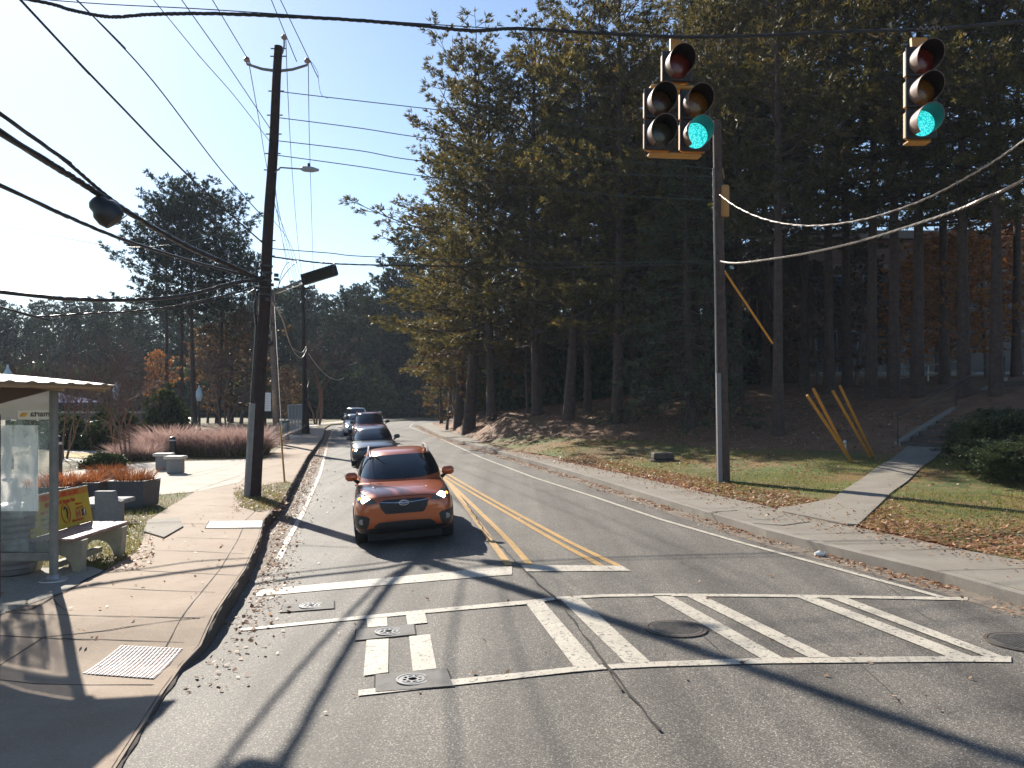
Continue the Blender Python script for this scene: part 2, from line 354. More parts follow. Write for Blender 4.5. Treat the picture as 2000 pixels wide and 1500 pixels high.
def dup(src, loc, label=None, group=None, rz=0, scale=None):
    r = src.copy(); COL.objects.link(r); r.location = loc; r.rotation_euler = (0, 0, rz)
    if scale is not None: r.scale = scale if hasattr(scale, '__len__') else (scale,) * 3
    if label: r['label'] = label
    if group: r['group'] = group
    for ch in list(src.children):
        c = ch.copy(); COL.objects.link(c); c.parent = r
        for g in list(ch.children):
            d = g.copy(); COL.objects.link(d); d.parent = c
    return r
def inside(poly, x, y):
    c = False; n = len(poly); j = n - 1
    for i in range(n):
        xi, yi = poly[i]; xj, yj = poly[j]
        if (yi > y) != (yj > y) and x < (xj - xi) * (y - yi) / (yj - yi) + xi: c = not c
        j = i
    return c
def densify(pts, step):
    out = []
    for i, p in enumerate(pts):
        q = pts[(i + 1) % len(pts)]; n = max(1, int(math.hypot(q[0] - p[0], q[1] - p[1]) / step))
        n = min(n, 60)
        for k in range(n): out.append((p[0] + (q[0] - p[0]) * k / n, p[1] + (q[1] - p[1]) * k / n))
    return out
def sheet(name, poly, zf, m, step=2.0, skirt=0, grid=None, label=None, kind='structure', near=None):
    poly = [(p[0], p[1]) for p in poly]
    P = densify(poly, step); xs = [p[0] for p in P]; ys = [p[1] for p in P]; pts = list(P)
    gx = grid or []
    if grid is None:
        x = min(xs)
        if (max(xs) - x) * (max(ys) - min(ys)) / step ** 2 < 60000:
            while x < max(xs):
                y = min(ys)
                while y < max(ys):
                    a = x + random.uniform(-.2, .2) * step; b = y + random.uniform(-.2, .2) * step
                    if inside(poly, a, b): gx.append((a, b))
                    y += step
                x += step
    n = len(P); pts += gx
    r = delaunay_2d_cdt([Vector(p) for p in pts], [(i, (i + 1) % n) for i in range(n)], [], 1, 1e-4)
    vs = [(v.x, v.y, zf(v.x, v.y)) for v in r[0]]; fs = []
    for f in r[2]:
        a, b, c = [Vector(vs[i][:2]) for i in f]
        ar = (b - a).cross(c - a)
        fs.append(tuple(f) if ar > 0 else tuple(reversed(f)))
    b = MB(); b.add(vs, fs)
    if skirt:
        top = [(x, y, zf(x, y)) for x, y in P]; bot = [(x, y, z - skirt) for x, y, z in top]
        b.add(top + bot, [(i, (i + 1) % n, n + (i + 1) % n, n + i) for i in range(n)])
    o = b.build(name, m); 
    if kind: o['kind'] = kind
    if label: o['label'] = label
    return o
# ============================================================ the setting
ground = sheet('ground', [(-2500, -300), (2500, -300), (2500, 3500), (-2500, 3500)], lambda x, y: -1.2, M['lawn_l'], step=400, grid=[])
road = sheet('road', [(-45, -25), (45, -25), (45, 126), (-45, 126)], road_z, M['asphalt'], step=.9)
LEFT_LAND = [(p.x, p.y) for p in LE0 + LE + LE1] + [(150, 330), (-420, 330), (-420, 2.2)]
RIGHT_LAND = [(p.x, p.y) for p in RE] + [(230, 112), (230, 3)]
left_lawn = sheet('left_lawn', [(p[0] - .12, p[1]) if p[1] < 79 and p[0] > -40 else p for p in LEFT_LAND], lambda x, y: zL(y) - .016 - (.3 if y < 10 and x > -7 else 0) + (0 if y < 100 else (y - 100) * .004), M['lawn_l'], step=6, skirt=.5)
lawn_poly = [(5.0, 20.3), (7.3, 12.3), (8.3, 10.2), (9.3, 9.5), (30, 9.5), (30, 12)] + [(13.5, 15.5), (12.6, 20), (13.5, 24), (13.6, 26.3), (11.5, 27.8), (8, 30.5), (5.5, 34.5), (3.5, 36.5), (1.2, 41), (-.8, 44), (-1.9, 44), (-1.0, 41.2), (-.1, 38.5), (3.0, 28.9), (4.8, 22.3)]
bank = sheet('right_bank', [(p.x, p.y) for p in RI] + [(-8.6, 84.3), (-5.4, 90.4), (2.8, 95.6), (40, 101.8), (230, 113), (230, 6)], lambda x, y: zR(x, y) - (.10 if inside(lawn_poly, x, y) else 0), M['bank'], step=1.6, skirt=.5)
# sunlit lawn part of the bank near the pavement
def off(line, d):
    out = []
    for i, p in enumerate(line):
        a = line[max(i - 1, 0)]; b = line[min(i + 1, len(line) - 1)]; t = Vector((b.x - a.x, b.y - a.y, 0)).normalized()
        out.append(Vector((p.x + t.y * d, p.y - t.x * d, p.z)))
    return out
path_l = [GZ(1519, 996.5), GZ(1626, 979), GZ(1700, 925), GZ(1750, 892), GZ(1772, 874)]
path_r = [GZ(1675, 1029.5), GZ(1740, 966), GZ(1790, 925), GZ(1831, 892), GZ(1847, 876)]
sheet('lawn', lawn_poly, lambda x, y: zR(x, y) + .012, M['lawn'], step=.8)
# kerbs and pavements of the right side
curb_out = [(p.x, p.y) for p in RE[1:-1]]; curb_in = [(p.x, p.y) for p in off(RE, .16)[1:-1]]
sheet('right_kerb', curb_out + curb_in[::-1], lambda x, y: .152, M['curb'], step=1.0, grid=[], skirt=.5)
ri = [(p.x, p.y) for p in RI[1:]]
sheet('right_pavement', curb_in[:-3] + [(-8.4, 84.4)] + ri[::-1], lambda x, y: .15 + .012 * math.sin(y * .8), M['side_r'], step=.7, skirt=.3)
sheet('footpath', [(p.x, p.y) for p in path_l] + [(p.x, p.y) for p in path_r[::-1]] + [(6.2, 15.3), (5.6, 17.0)], lambda x, y: zR(x, y) + .045, M['side_r'], step=.5, skirt=.12)
# left pavement, plaza and the strip by the pole
def LP(*px): return [(GL(*q).x, GL(*q).y) for q in px]
le = [(p.x, p.y) for p in LE0[1:] + LE]
sheet('left_kerb', le + [(p.x, p.y) for p in off(LE0[1:] + LE, -.15)][::-1], lambda x, y: zLL(x, y) + .002, M['side_l'], step=.3, grid=[], skirt=.6)
lin = off(LE0[1:] + LE, -.15)
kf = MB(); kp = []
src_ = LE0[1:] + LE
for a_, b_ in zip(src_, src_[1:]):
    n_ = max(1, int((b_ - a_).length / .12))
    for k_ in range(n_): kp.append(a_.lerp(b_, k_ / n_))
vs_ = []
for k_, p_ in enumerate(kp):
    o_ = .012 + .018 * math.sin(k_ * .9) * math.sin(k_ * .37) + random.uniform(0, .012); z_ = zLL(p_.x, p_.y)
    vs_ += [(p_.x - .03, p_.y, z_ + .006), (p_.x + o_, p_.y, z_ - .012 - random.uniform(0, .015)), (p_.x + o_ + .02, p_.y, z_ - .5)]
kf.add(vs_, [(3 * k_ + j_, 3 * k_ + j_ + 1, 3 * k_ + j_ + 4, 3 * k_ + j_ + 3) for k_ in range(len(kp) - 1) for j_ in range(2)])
kf.build('kerb_face', M['curb_dark'])['kind'] = 'structure'  # dark strip over the kerb face: grime plus shade put into its colour
sheet('left_pavement', [(p.x, p.y) for p in lin] + LP((612, 833), (592, 848), (562, 866), (540, 879), (517, 897), (467, 943), (380, 961), (330, 990), (285, 1020), (284, 1042), (270, 1077), (246, 1092), (204, 1116), (120, 1158), (20, 1192)) + [(-6.05, 9.2), (-6.2, 7), (-6.4, 4.5), (-8, 2.9)], lambda x, y: zLL(x, y), M['side_l'], step=.35)
sheet('far_pavement', LP((590, 851), (560, 848), (596, 838), (640, 828), (700, 822.6), (790, 818.5), (790, 817), (690, 820), (600, 828.5), (520, 838), (500, 845), (520, 846), (548, 850), (566, 860)), lambda x, y: zL(y) + .004, M['plaza'], step=3)
sheet('plaza', LP((232, 972), (300, 967), (380, 960.4), (467, 942), (515, 898), (483, 896), (301, 903), (200, 911), (110, 925), (-250, 926), (-400, 1010), (-100, 990)), lambda x, y: zL(y) - .006, M['plaza'], step=2.5, skirt=.05)
sheet('shelter_pad', [(-5.95, 9.35)] + LP((120, 1158), (204, 1115), (175, 1107), (0, 1112)) + [(-10, 12.1), (-10, 6.5), (-6.25, 6.5)], lambda x, y: .006, M['aggregate'], step=1)
sheet('pole_verge', LP((455, 962), (505, 950), (556, 941), (570, 943), (560, 962), (548, 982), (540, 992), (505, 1000), (470, 990)), lambda x, y: zL(y) + .008, M['lawn_l'], step=.35)
for pts in (((110, 878), (180, 879), (255, 884), (262, 889), (200, 886), (110, 882.5)), ((118, 894), (170, 897), (200, 903), (190, 907), (160, 903), (110, 899.5))):
    sheet('plaza_path', LP(*pts), lambda x, y: zL(y) + .006, M['plaza'], step=2)
sheet('plaza_lawn', LP((110, 882.8), (200, 886.4), (262, 889.5), (255, 905), (202, 908), (196, 900), (170, 896), (118, 892)), lambda x, y: zL(y) + .003, layered('yellow_winter_lawn', [((.32, .24, .06), 0, 0, 0), ((.22, .17, .05), 1.2, .45, .65)], bump=.3), step=2)
# gutters with grit
def RP(*px): return [(GR(*q).x, GR(*q).y) for q in px]
g_in = [(p.x, p.y) for p in off(RE, -.42)[4:-5]]
sheet('right_gutter', [(p.x, p.y) for p in RE[4:-5]][::-1] + g_in, lambda x, y: road_z(x, y) + .004, M['dirt'], step=.8)
g2 = off(LE[4:], .3); g2 = [(p.x, p.y) for p in g2]
sheet('left_gutter', [(p.x + .02, p.y) for p in LE[4:]] + LP((650, 845), (640, 869)) + RP((612, 930), (585, 985), (560, 1035), (548, 1080), (520, 1120)), lambda x, y: road_z(x, y) + .004, M['dirt'], step=.8)

# ------------------------------------------------------------ painted markings (sheets on the asphalt)
MK = [0]
def mark(name, px, m, h=None):
    MK[0] += 1
    hh = .008 + .0006 * (MK[0] % 8) if h is None else h
    return sheet(name, RP(*px), lambda x, y: road_z(x, y) + hh, m, step=.35)
def band(name, c, m, h=None):
    """c: list of (x, y_top, y_bottom) in photo rows"""
    return mark(name, [(x, a) for x, a, b in c] + [(x, b) for x, a, b in c[::-1]], m, h)
band('stop_line', [(500, 1154, 1166), (620, 1142, 1155), (760, 1129, 1143), (900, 1115.5, 1131), (1000, 1106.5, 1123)], M['white'])
mark('stop_line', [(1018, 1104), (1215, 1106), (1232, 1116), (1028, 1117)], M['white'])
band('crosswalk_line', [(470, 1229, 1233.5), (640, 1211, 1217), (820, 1193, 1200), (1000, 1176, 1184), (1030, 1174, 1181), (1090, 1167, 1172), (1180, 1162, 1167), (1300, 1160.5, 1165.5), (1500, 1162, 1167), (1700, 1165, 1170), (1890, 1168, 1174)], M['white'])
band('crosswalk_line', [(700, 1350, 1361), (880, 1329, 1341), (1000, 1317, 1328), (1120, 1304, 1314), (1180, 1300, 1309), (1280, 1294, 1304), (1500, 1286.5, 1297.5), (1700, 1285, 1295.5), (1880, 1283, 1294), (1975, 1284, 1295)], M['white'])
for q in ([(716, 1211), (756, 1207), (757, 1224), (718, 1227)], [(716, 1252), (759, 1249), (758, 1315), (710, 1322)],
          [(793, 1203), (830, 1199), (835, 1218), (796, 1222)], [(799, 1244), (840, 1240), (853, 1307), (806, 1312)],
          [(1025, 1177), (1060, 1174), (1170, 1301), (1122, 1305)], [(1095, 1172), (1132, 1168), (1270, 1294), (1222, 1297)],
          [(1274, 1164), (1310, 1164), (1530, 1287), (1487, 1288)], [(1336, 1163), (1372, 1164), (1625, 1286), (1582, 1287)],
          [(1550, 1165), (1587, 1166), (1900, 1284), (1852, 1285)], [(1615, 1167), (1650, 1167.5), (1965, 1286), (1927, 1285)]):
    mark('crosswalk_stripe', q, M['white'])
def line(name, pts, wm, m):
    P = [GR(*q) for q in pts]; l = off(P, wm / 2); r_ = off(P, -wm / 2); MK[0] += 1
    hh = .008 + .0006 * (MK[0] % 8)
    return sheet(name, [(p.x, p.y) for p in l] + [(p.x, p.y) for p in r_[::-1]], lambda x, y: road_z(x, y) + hh, m, step=.5)
line('centre_line', [(994, 1105), (961, 1060), (940, 1030), (912, 993), (893, 967), (878, 946), (850, 918), (820, 900)], .11, M['yellow'])
line('centre_line', [(1035, 1104), (997, 1060), (960, 1023), (920, 984), (890, 955), (860, 928), (830, 906)], .11, M['yellow'])
line('centre_line', [(1175, 1106), (1090, 1060), (1000, 1008), (930, 968), (880, 938), (835, 909), (795, 888), (752, 868), (727, 850), (712, 838)], .11, M['yellow'])
line('centre_line', [(1208, 1106), (1113, 1060), (1020, 1010), (945, 968), (895, 939), (848, 909), (806, 888), (761, 868), (734, 850), (718, 838)], .11, M['yellow'])
line('edge_line', [(1842, 1168), (1640, 1113), (1445, 1060), (1290, 1015), (1150, 967.5), (1045, 934), (940, 894), (860, 857), (800, 834), (806, 828), (840, 822), (900, 818.5)], .11, M['white'])
line('edge_line', [(545, 1092), (562, 1055), (589, 1007), (610, 960), (625, 927), (639, 869.5), (648, 845), (658, 834), (700, 826), (790, 820.5), (860, 818)], .11, M['white'])

# ------------------------------------------------------------ joints and cracks
def ribbon(name, pts, wm, zf, m, jit=0, h=.006, step=.25, kind='structure'):
    P = []
    for a, b in zip(pts, pts[1:]):
        L = math.hypot(b[0] - a[0], b[1] - a[1]); n = max(1, int(L / step))
        for k in range(n): P.append(Vector((a[0] + (b[0] - a[0]) * k / n, a[1] + (b[1] - a[1]) * k / n, 0)))
    P.append(Vector((*pts[-1], 0)))
    if jit: P = [P[0]] + [p + Vector((random.uniform(-jit, jit), random.uniform(-jit, jit), 0)) for p in P[1:-1]] + [P[-1]]
    ws = [wm * (random.uniform(.4, 1.5) if jit else 1) / 2 for _ in P]
    vs = []
    for i, p in enumerate(P):
        t = (P[min(i + 1, len(P) - 1)] - P[max(i - 1, 0)]).normalized(); n_ = Vector((t.y, -t.x, 0)) * ws[i]
        for q in (p + n_, p - n_): vs.append((q.x, q.y, zf(q.x, q.y) + h))
    b = MB(); b.add(vs, [(2 * i, 2 * i + 1, 2 * i + 3, 2 * i + 2) for i in range(len(P) - 1)])
    return b
cr = MB()
def addrib(B, *a, **k):
    b = ribbon('', *a, **k); B.add(b.v, b.f)
for px, wdt, j in [([(905, 975), (950, 1042), (1000, 1090), (1015, 1108), (1030, 1120), (1060, 1150), (1082, 1166), (1110, 1200), (1150, 1255), (1183, 1303), (1230, 1360), (1290, 1430)], .022, .02),
                   ([(1176, 1298), (1186, 1310), (1196, 1326), (1215, 1352)], .025, .01),
                   ([(1330, 1210), (1380, 1250), (1420, 1290)], .006, .015), ([(1590, 1245), (1680, 1300), (1760, 1380)], .006, .02),
                   ([(1700, 1120), (1800, 1200), (1850, 1230), (1990, 1235)], .006, .02), ([(1445, 1062), (1560, 1067), (1600, 1068)], .006, .02)]:
    addrib(cr, RP(*px), wdt, road_z, None, jit=j, h=.016)
cr.build('road_crack', M['crack'])['kind'] = 'structure'
jo = MB(); zl6 = lambda x, y: zLL(x, y)
for px in [[(0, 1196), (100, 1201), (390, 1207)], [(0, 1242), (200, 1249), (360, 1255)], [(204, 1111), (340, 1118), (465, 1124)], [(160, 1146), (300, 1153), (420, 1157)],
           [(284, 1075), (380, 1077), (478, 1082)], [(345, 1050), (480, 1054)], [(0, 1328), (300, 1338)], [(320, 984), (470, 990)], [(395, 960), (440, 962)], [(430, 940), (560, 922)], [(470, 925), (575, 903)], [(517, 897), (600, 885)], [(545, 876), (612, 868)]]:
    addrib(jo, LP(*px), .014, zl6, None, jit=.004, h=.004)
addrib(jo, [(p.x, p.y) for p in off(LE[1:8], -.36)], .012, zl6, None, jit=.003, h=.004)
addrib(jo, LP((400, 1205), (250, 1225), (85, 1245), (0, 1300), (-60, 1340)), .014, zl6, None, jit=.012, h=.004)
addrib(jo, LP((130, 1195), (110, 1180), (104, 1170)), .01, zl6, None, jit=.02, h=.007)
addrib(jo, LP((10, 1196), (60, 1190), (125, 1157), (204, 1115)), .03, zl6, None, jit=.02, h=.01)
jo.build('pavement_joint', M['crack'])['kind'] = 'structure'
jr = MB(); z15 = lambda x, y: .15 + .012 * math.sin(y * .8)
for Y in (9.6, 11.2, 12.7, 14.3, 15.9, 17.5, 19.1, 20.8, 22.5, 24.3, 26.2, 28.2, 30.4, 33, 36, 39, 43):
    ci = interp(sorted([(p.y, p.x) for p in RE[3:-4]]), Y) + .02
    addrib(jr, [(ci, Y), (xin(Y + .2) - .03, Y + .2)], .014, z15, None, jit=.004, h=.006)
for px, wdt in [([(1375, 1005), (1400, 1001), (1440, 998)], .035), ([(1470, 1022), (1530, 1026), (1580, 1020)], .05), ([(1530, 1008), (1500, 1018), (1460, 1010)], .01), ([(1645, 1024), (1675, 1026)], .04), ([(1530, 1000), (1600, 1010), (1760, 1030)], .008)]:
    addrib(jr, [(G(*q, .15).x, G(*q, .15).y) for q in px], wdt, z15, None, jit=.015, h=.007)
jr.build('pavement_crack', M['crack'])['kind'] = 'structure'
jp = MB()
for px in [[(300, 967), (380, 960)], [(380, 958), (470, 928)], [(250, 955), (450, 915)], [(340, 930), (440, 932)], [(300, 940), (470, 905)]]:
    addrib(jp, LP(*px), .02, zl6, None, jit=.01, h=.001)
for rr in (1.3, 2.6, 4.2):
    c = GL(425, 922); addrib(jp, [(c.x + rr * math.cos(t / 20), c.y + rr * math.sin(t / 20)) for t in range(-40, 60)], .02, zl6, None, h=.001)
jp.build('plaza_joint', mat('brown_plaza_joint', (.2, .17, .13), .9))['kind'] = 'structure'  # joint lines in one plain brown, darker than the slabs

# ------------------------------------------------------------ covers and lids in the road
def rz6(x, y, h): return road_z(x, y) + h
def manhole(px, py, rad, label):
    c = GR(px, py); c.z += .006
    t = thing('manhole_cover', label, 'manhole cover', c, 'iron covers let into the crosswalk')
    b = MB(); b.lathe(c, [(rad * 1.08, 0), (rad * 1.08, .010), (rad * .97, .012), (rad * .97, .004)], 32); b.build('frame', M['iron'], t)
    b = MB(); b.lathe(c, [(rad * .94, 0), (rad * .94, .012), (rad * .9, .012)], 32)
    n = 7
    for i in range(-n, n + 1):
        for j in range(-n, n + 1):
            x, y = i * rad / n * .85, j * rad / n * .85
            if math.hypot(x, y) < rad * .82: b.box((c.x + x, c.y + y, c.z + .014), (rad * .075, rad * .075, .006), rz=.6)
    b.build('lid', mat('worn_iron_lid', (.13, .115, .1), .45, .5, 25, (.22, .2, .18)), t)
manhole(1320, 1229, .31, 'round patterned manhole cover between the crosswalk stripes right of the road crack')
manhole(2000, 1256, .34, 'dark round manhole cover at the right end of the crosswalk')
def lid(q, e, label):
    P = RP(*q); c = Vector((sum(p[0] for p in P) / 4, sum(p[1] for p in P) / 4, 0)); c.z = road_z(c.x, c.y)
    t = thing('utility_cover', label, 'utility cover', c, 'rectangular concrete lids with round iron hatches')
    for nm, sc, h, m in (('rim', 1.04, .010, M['crack']), ('slab', 1.0, .0145, M['plate'])):
        PP = [(c.x + (x - c.x) * sc, c.y + (y - c.y) * sc) for x, y in P]
        o = sheet(nm, PP, lambda x, y: road_z(x, y) + h, m, step=.4, kind=None)
        o.parent = t; o.matrix_parent_inverse = Matrix.Translation(-c)
    k = GR(*e); k.z = road_z(k.x, k.y) + .015; b = MB()
    for a, r_ in ((0, .155), (1, .11), (2, .06)):
        b.lathe(k, [(r_, 0), (r_, .007), (r_ - .018, .007), (r_ - .02, .002)], 24)
    for a in range(8): b.box((k.x + .085 * math.cos(a * .785), k.y + .085 * math.sin(a * .785), k.z + .004), (.05, .02, .008), rz=a * .785)
    b.build('hatch', mat('bright_iron_hatch', (.34, .33, .31), .45, .3), t)
lid([(696, 1231), (808, 1221), (811, 1241), (694, 1253)], (759, 1236), 'grey rectangular lid crossing the two left crosswalk stripes')
lid([(734, 1320), (872, 1308), (885, 1342), (733, 1354)], (806, 1330), 'largest grey lid at the foot of the two left crosswalk stripes')
lid([(553, 1183), (652, 1175), (652, 1190), (548, 1198)], (608, 1185), 'grey lid between the stop line and the crosswalk on the left')
# bright lid in the left pavement
c = GL(460, 1024); t = thing('pavement_vault_lid', 'pale rectangular vault lid set in the left pavement beside the broken kerb', 'vault lid', c)
for nm, px, h, m in (('frame', [(399, 1033), (408, 1017.5), (516, 1016), (512, 1033)], .004, M['crack']), ('slab', [(402, 1031.5), (410, 1018.5), (513, 1017.5), (510, 1030.5)], .009, mat('pale_vault_lid', (.62, .58, .52), .5, 0, 12, (.5, .46, .42)))):
    o = sheet(nm, LP(*px), lambda x, y: zL(y) + h, m, step=.5, kind=None); o.parent = t; o.matrix_parent_inverse = Matrix.Translation(-c)
c = GL(330, 1030); t = thing('broken_slab', 'tilted broken concrete slab at the edge of the left pavement', 'concrete slab', c)
b = MB(); P = LP((281, 1040), (290, 1018), (350, 1013), (358, 1030), (320, 1052)); b.prism(P, .05); 
b.v = [(x, y, z - .02 + max(0, (x + 6.6) * .0 + (-.035 if x < -6.8 else -.02))) for x, y, z in b.v]; b.build('slab', M['side_r'], t)
# tactile mat
c = GL(260, 1295); t = thing('tactile_mat', 'white worn tactile paving mat with faded red ribs on the left corner pavement', 'tactile paving', c)
q = [GL(*p) for p in ((236, 1262), (358, 1268), (300, 1327), (160, 1317))]
o = sheet('base', [(p.x, p.y) for p in q], lambda x, y: zLL(x, y) + .008, layered('worn_tactile_base', [((.36, .2, .15), 0, 0, 0), ((.6, .52, .46), 6, .4, .6)]), step=.2, kind=None); o.parent = t; o.matrix_parent_inverse = Matrix.Translation(-c)
b = MB(); n = 17; k = 22
for i in range(n):
    for j in range(k):
        u, v = (i + .5) / n, (j + .5) / k
        p = q[0].lerp(q[1], u).lerp(q[3].lerp(q[2], u), v)
        b.lathe((p.x, p.y, zLL(p.x, p.y) + .008), [(.017, 0), (.015, .006), (.008, .008)], 6)
b.build('domes', mat('worn_white_domes', (.72, .66, .6), .6), t)
# concrete riser in the right lawn
c = GZ(1294, 901); t = thing('manhole_riser', 'low dark concrete manhole riser standing in the right lawn', 'manhole riser', c)
b = MB(); b.lathe(c - Vector((0, 0, .1)), [(.46, 0), (.46, .16), (.40, .17)], 20); b.build('base', M['curb_dark'], t)
b = MB(); b.box(c + Vector((.0, 0, .2)), (.72, .6, .22), bevel=.03); b.build('block', M['curb_dark'], t)

FP = [(p.x, p.y) for p in path_l] + [(p.x, p.y) for p in path_r[::-1]] + [(6.2, 15.3), (5.6, 17.0)]
PV = [(p.x, p.y) for p in lin] + LP((612, 833), (592, 848), (562, 866), (540, 879), (517, 897), (467, 943), (380, 961), (330, 990), (285, 1020), (284, 1042), (270, 1077), (246, 1092), (204, 1116), (120, 1158), (20, 1192)) + [(-6.05, 9.2), (-6.2, 7), (-6.4, 4.5), (-8, 2.9)]
PL = LP((232, 972), (300, 967), (380, 960.4), (467, 942), (515, 898), (483, 896), (301, 903), (200, 911), (110, 925), (-250, 926), (-400, 1010), (-100, 990))
PAD = [(-5.95, 9.35)] + LP((120, 1158), (204, 1115), (175, 1107), (0, 1112)) + [(-10, 12.1), (-10, 6.5), (-6.25, 6.5)]
# ============================================================ vehicles
def superring(xh, y0, y1, z, n=20, e=2.6, zc=0):
    cx, cy, a, b = 0, (y0 + y1) / 2, xh, (y1 - y0) / 2; out = []
    for k in range(n):
        t = 2 * math.pi * (k + .5) / n; c, s_ = math.cos(t), math.sin(t)
        x = a * math.copysign(abs(c) ** (2 / e), c); y = cy + b * math.copysign(abs(s_) ** (2 / e), s_)
        out.append((x, y, z + zc * (1 - (x / a) ** 2)))
    return out
def subsurf(o, lv):
    md = o.modifiers.new('s', 'SUBSURF'); md.levels = lv; md.render_levels = lv
def bake(o):
    dg = bpy.context.evaluated_depsgraph_get(); me = bpy.data.meshes.new_from_object(o.evaluated_get(dg))
    o.modifiers.clear(); old = o.data; me.name = old.name; o.data = me; return o
def project(name, poly, tree, m, parent, axis='y', sgn=1, off_=.006, thick=0.0, res=.05, smooth=True):
    """lay a polygon, given in the plane across the axis, onto the body surface hit along the axis"""
    P = densify(poly, res); xs = [p[0] for p in P]; ys = [p[1] for p in P]; g = []
    x = min(xs) + res / 2
    while x < max(xs):
        y = min(ys) + res / 2
        while y < max(ys):
            if inside(poly, x, y): g.append((x, y))
            y += res
        x += res
    n = len(P); r = delaunay_2d_cdt([Vector(p) for p in P + g], [(i, (i + 1) % n) for i in range(n)], [], 1, 1e-5)
    vs = []; last = None; miss = set()
    for i, v in enumerate(r[0]):
        if axis == 'y': org, d = Vector((v.x, -5, v.y)), Vector((0, 1, 0))
        elif axis == 'r': org, d = Vector((v.x, 12, v.y)), Vector((0, -1, 0))
        elif axis == 'x': org, d = Vector((5 * sgn, v.x, v.y)), Vector((-sgn, 0, 0))
        hit = tree.ray_cast(org, d)
        if hit[0] is None: miss.add(i); vs.append(org + d * 5); continue
        nn = hit[1] if hit[1].dot(d) < 0 else -hit[1]
        vs.append(hit[0] + nn * off_)
    fs = []
    for f in r[2]:
        if any(i in miss for i in f): continue
        a, b_, c = [vs[i] for i in f]; nn = (b_ - a).cross(c - a)
        fs.append(tuple(f) if nn.dot(d) < 0 else tuple(reversed(f)))
    b = MB(); b.add(vs, fs); o = b.build(name, m, parent, smooth=smooth, local=True)
    if thick:
        md = o.modifiers.new('t', 'SOLIDIFY'); md.thickness = thick; md.offset = -1; bake(o)
    return o
def wheel(parent, x, y, r, w_):
    sg = 1 if x > 0 else -1
    b = MB(); b.lathe((x - sg * w_ / 2, y, r), [(r * .66, 0), (r * .95, 0), (r, w_ * .12), (r, w_ * .88), (r * .95, w_), (r * .66, w_)], 28, rot=Matrix(((0, 0, sg), (0, 1, 0), (1, 0, 0))))
    t = b.build('wheel', M['tyre'], parent, local=True, auto=40)
    b = MB(); X = x + sg * (w_ / 2 - .03)
    b.lathe((X - sg * .05, y, r), [(r * .67, 0), (r * .67, .06), (r * .6, .06), (r * .58, .02)], 28, rot=Matrix(((0, 0, sg), (0, 1, 0), (1, 0, 0))))
    b.lathe((X - sg * .02, y, r), [(r * .16, 0), (r * .16, .05)], 12, rot=Matrix(((0, 0, sg), (0, 1, 0), (1, 0, 0))))
    for k in range(5):
        a = 2 * math.pi * k / 5 + .3; d = Vector((0, math.cos(a), math.sin(a))); q = Vector((X + sg * .01, y, r))
        b.tube([q + d * r * .1, q + d * r * .62], [.045, .03], 4)
    o = b.build('rim', M['alloy'], t, local=True); return t
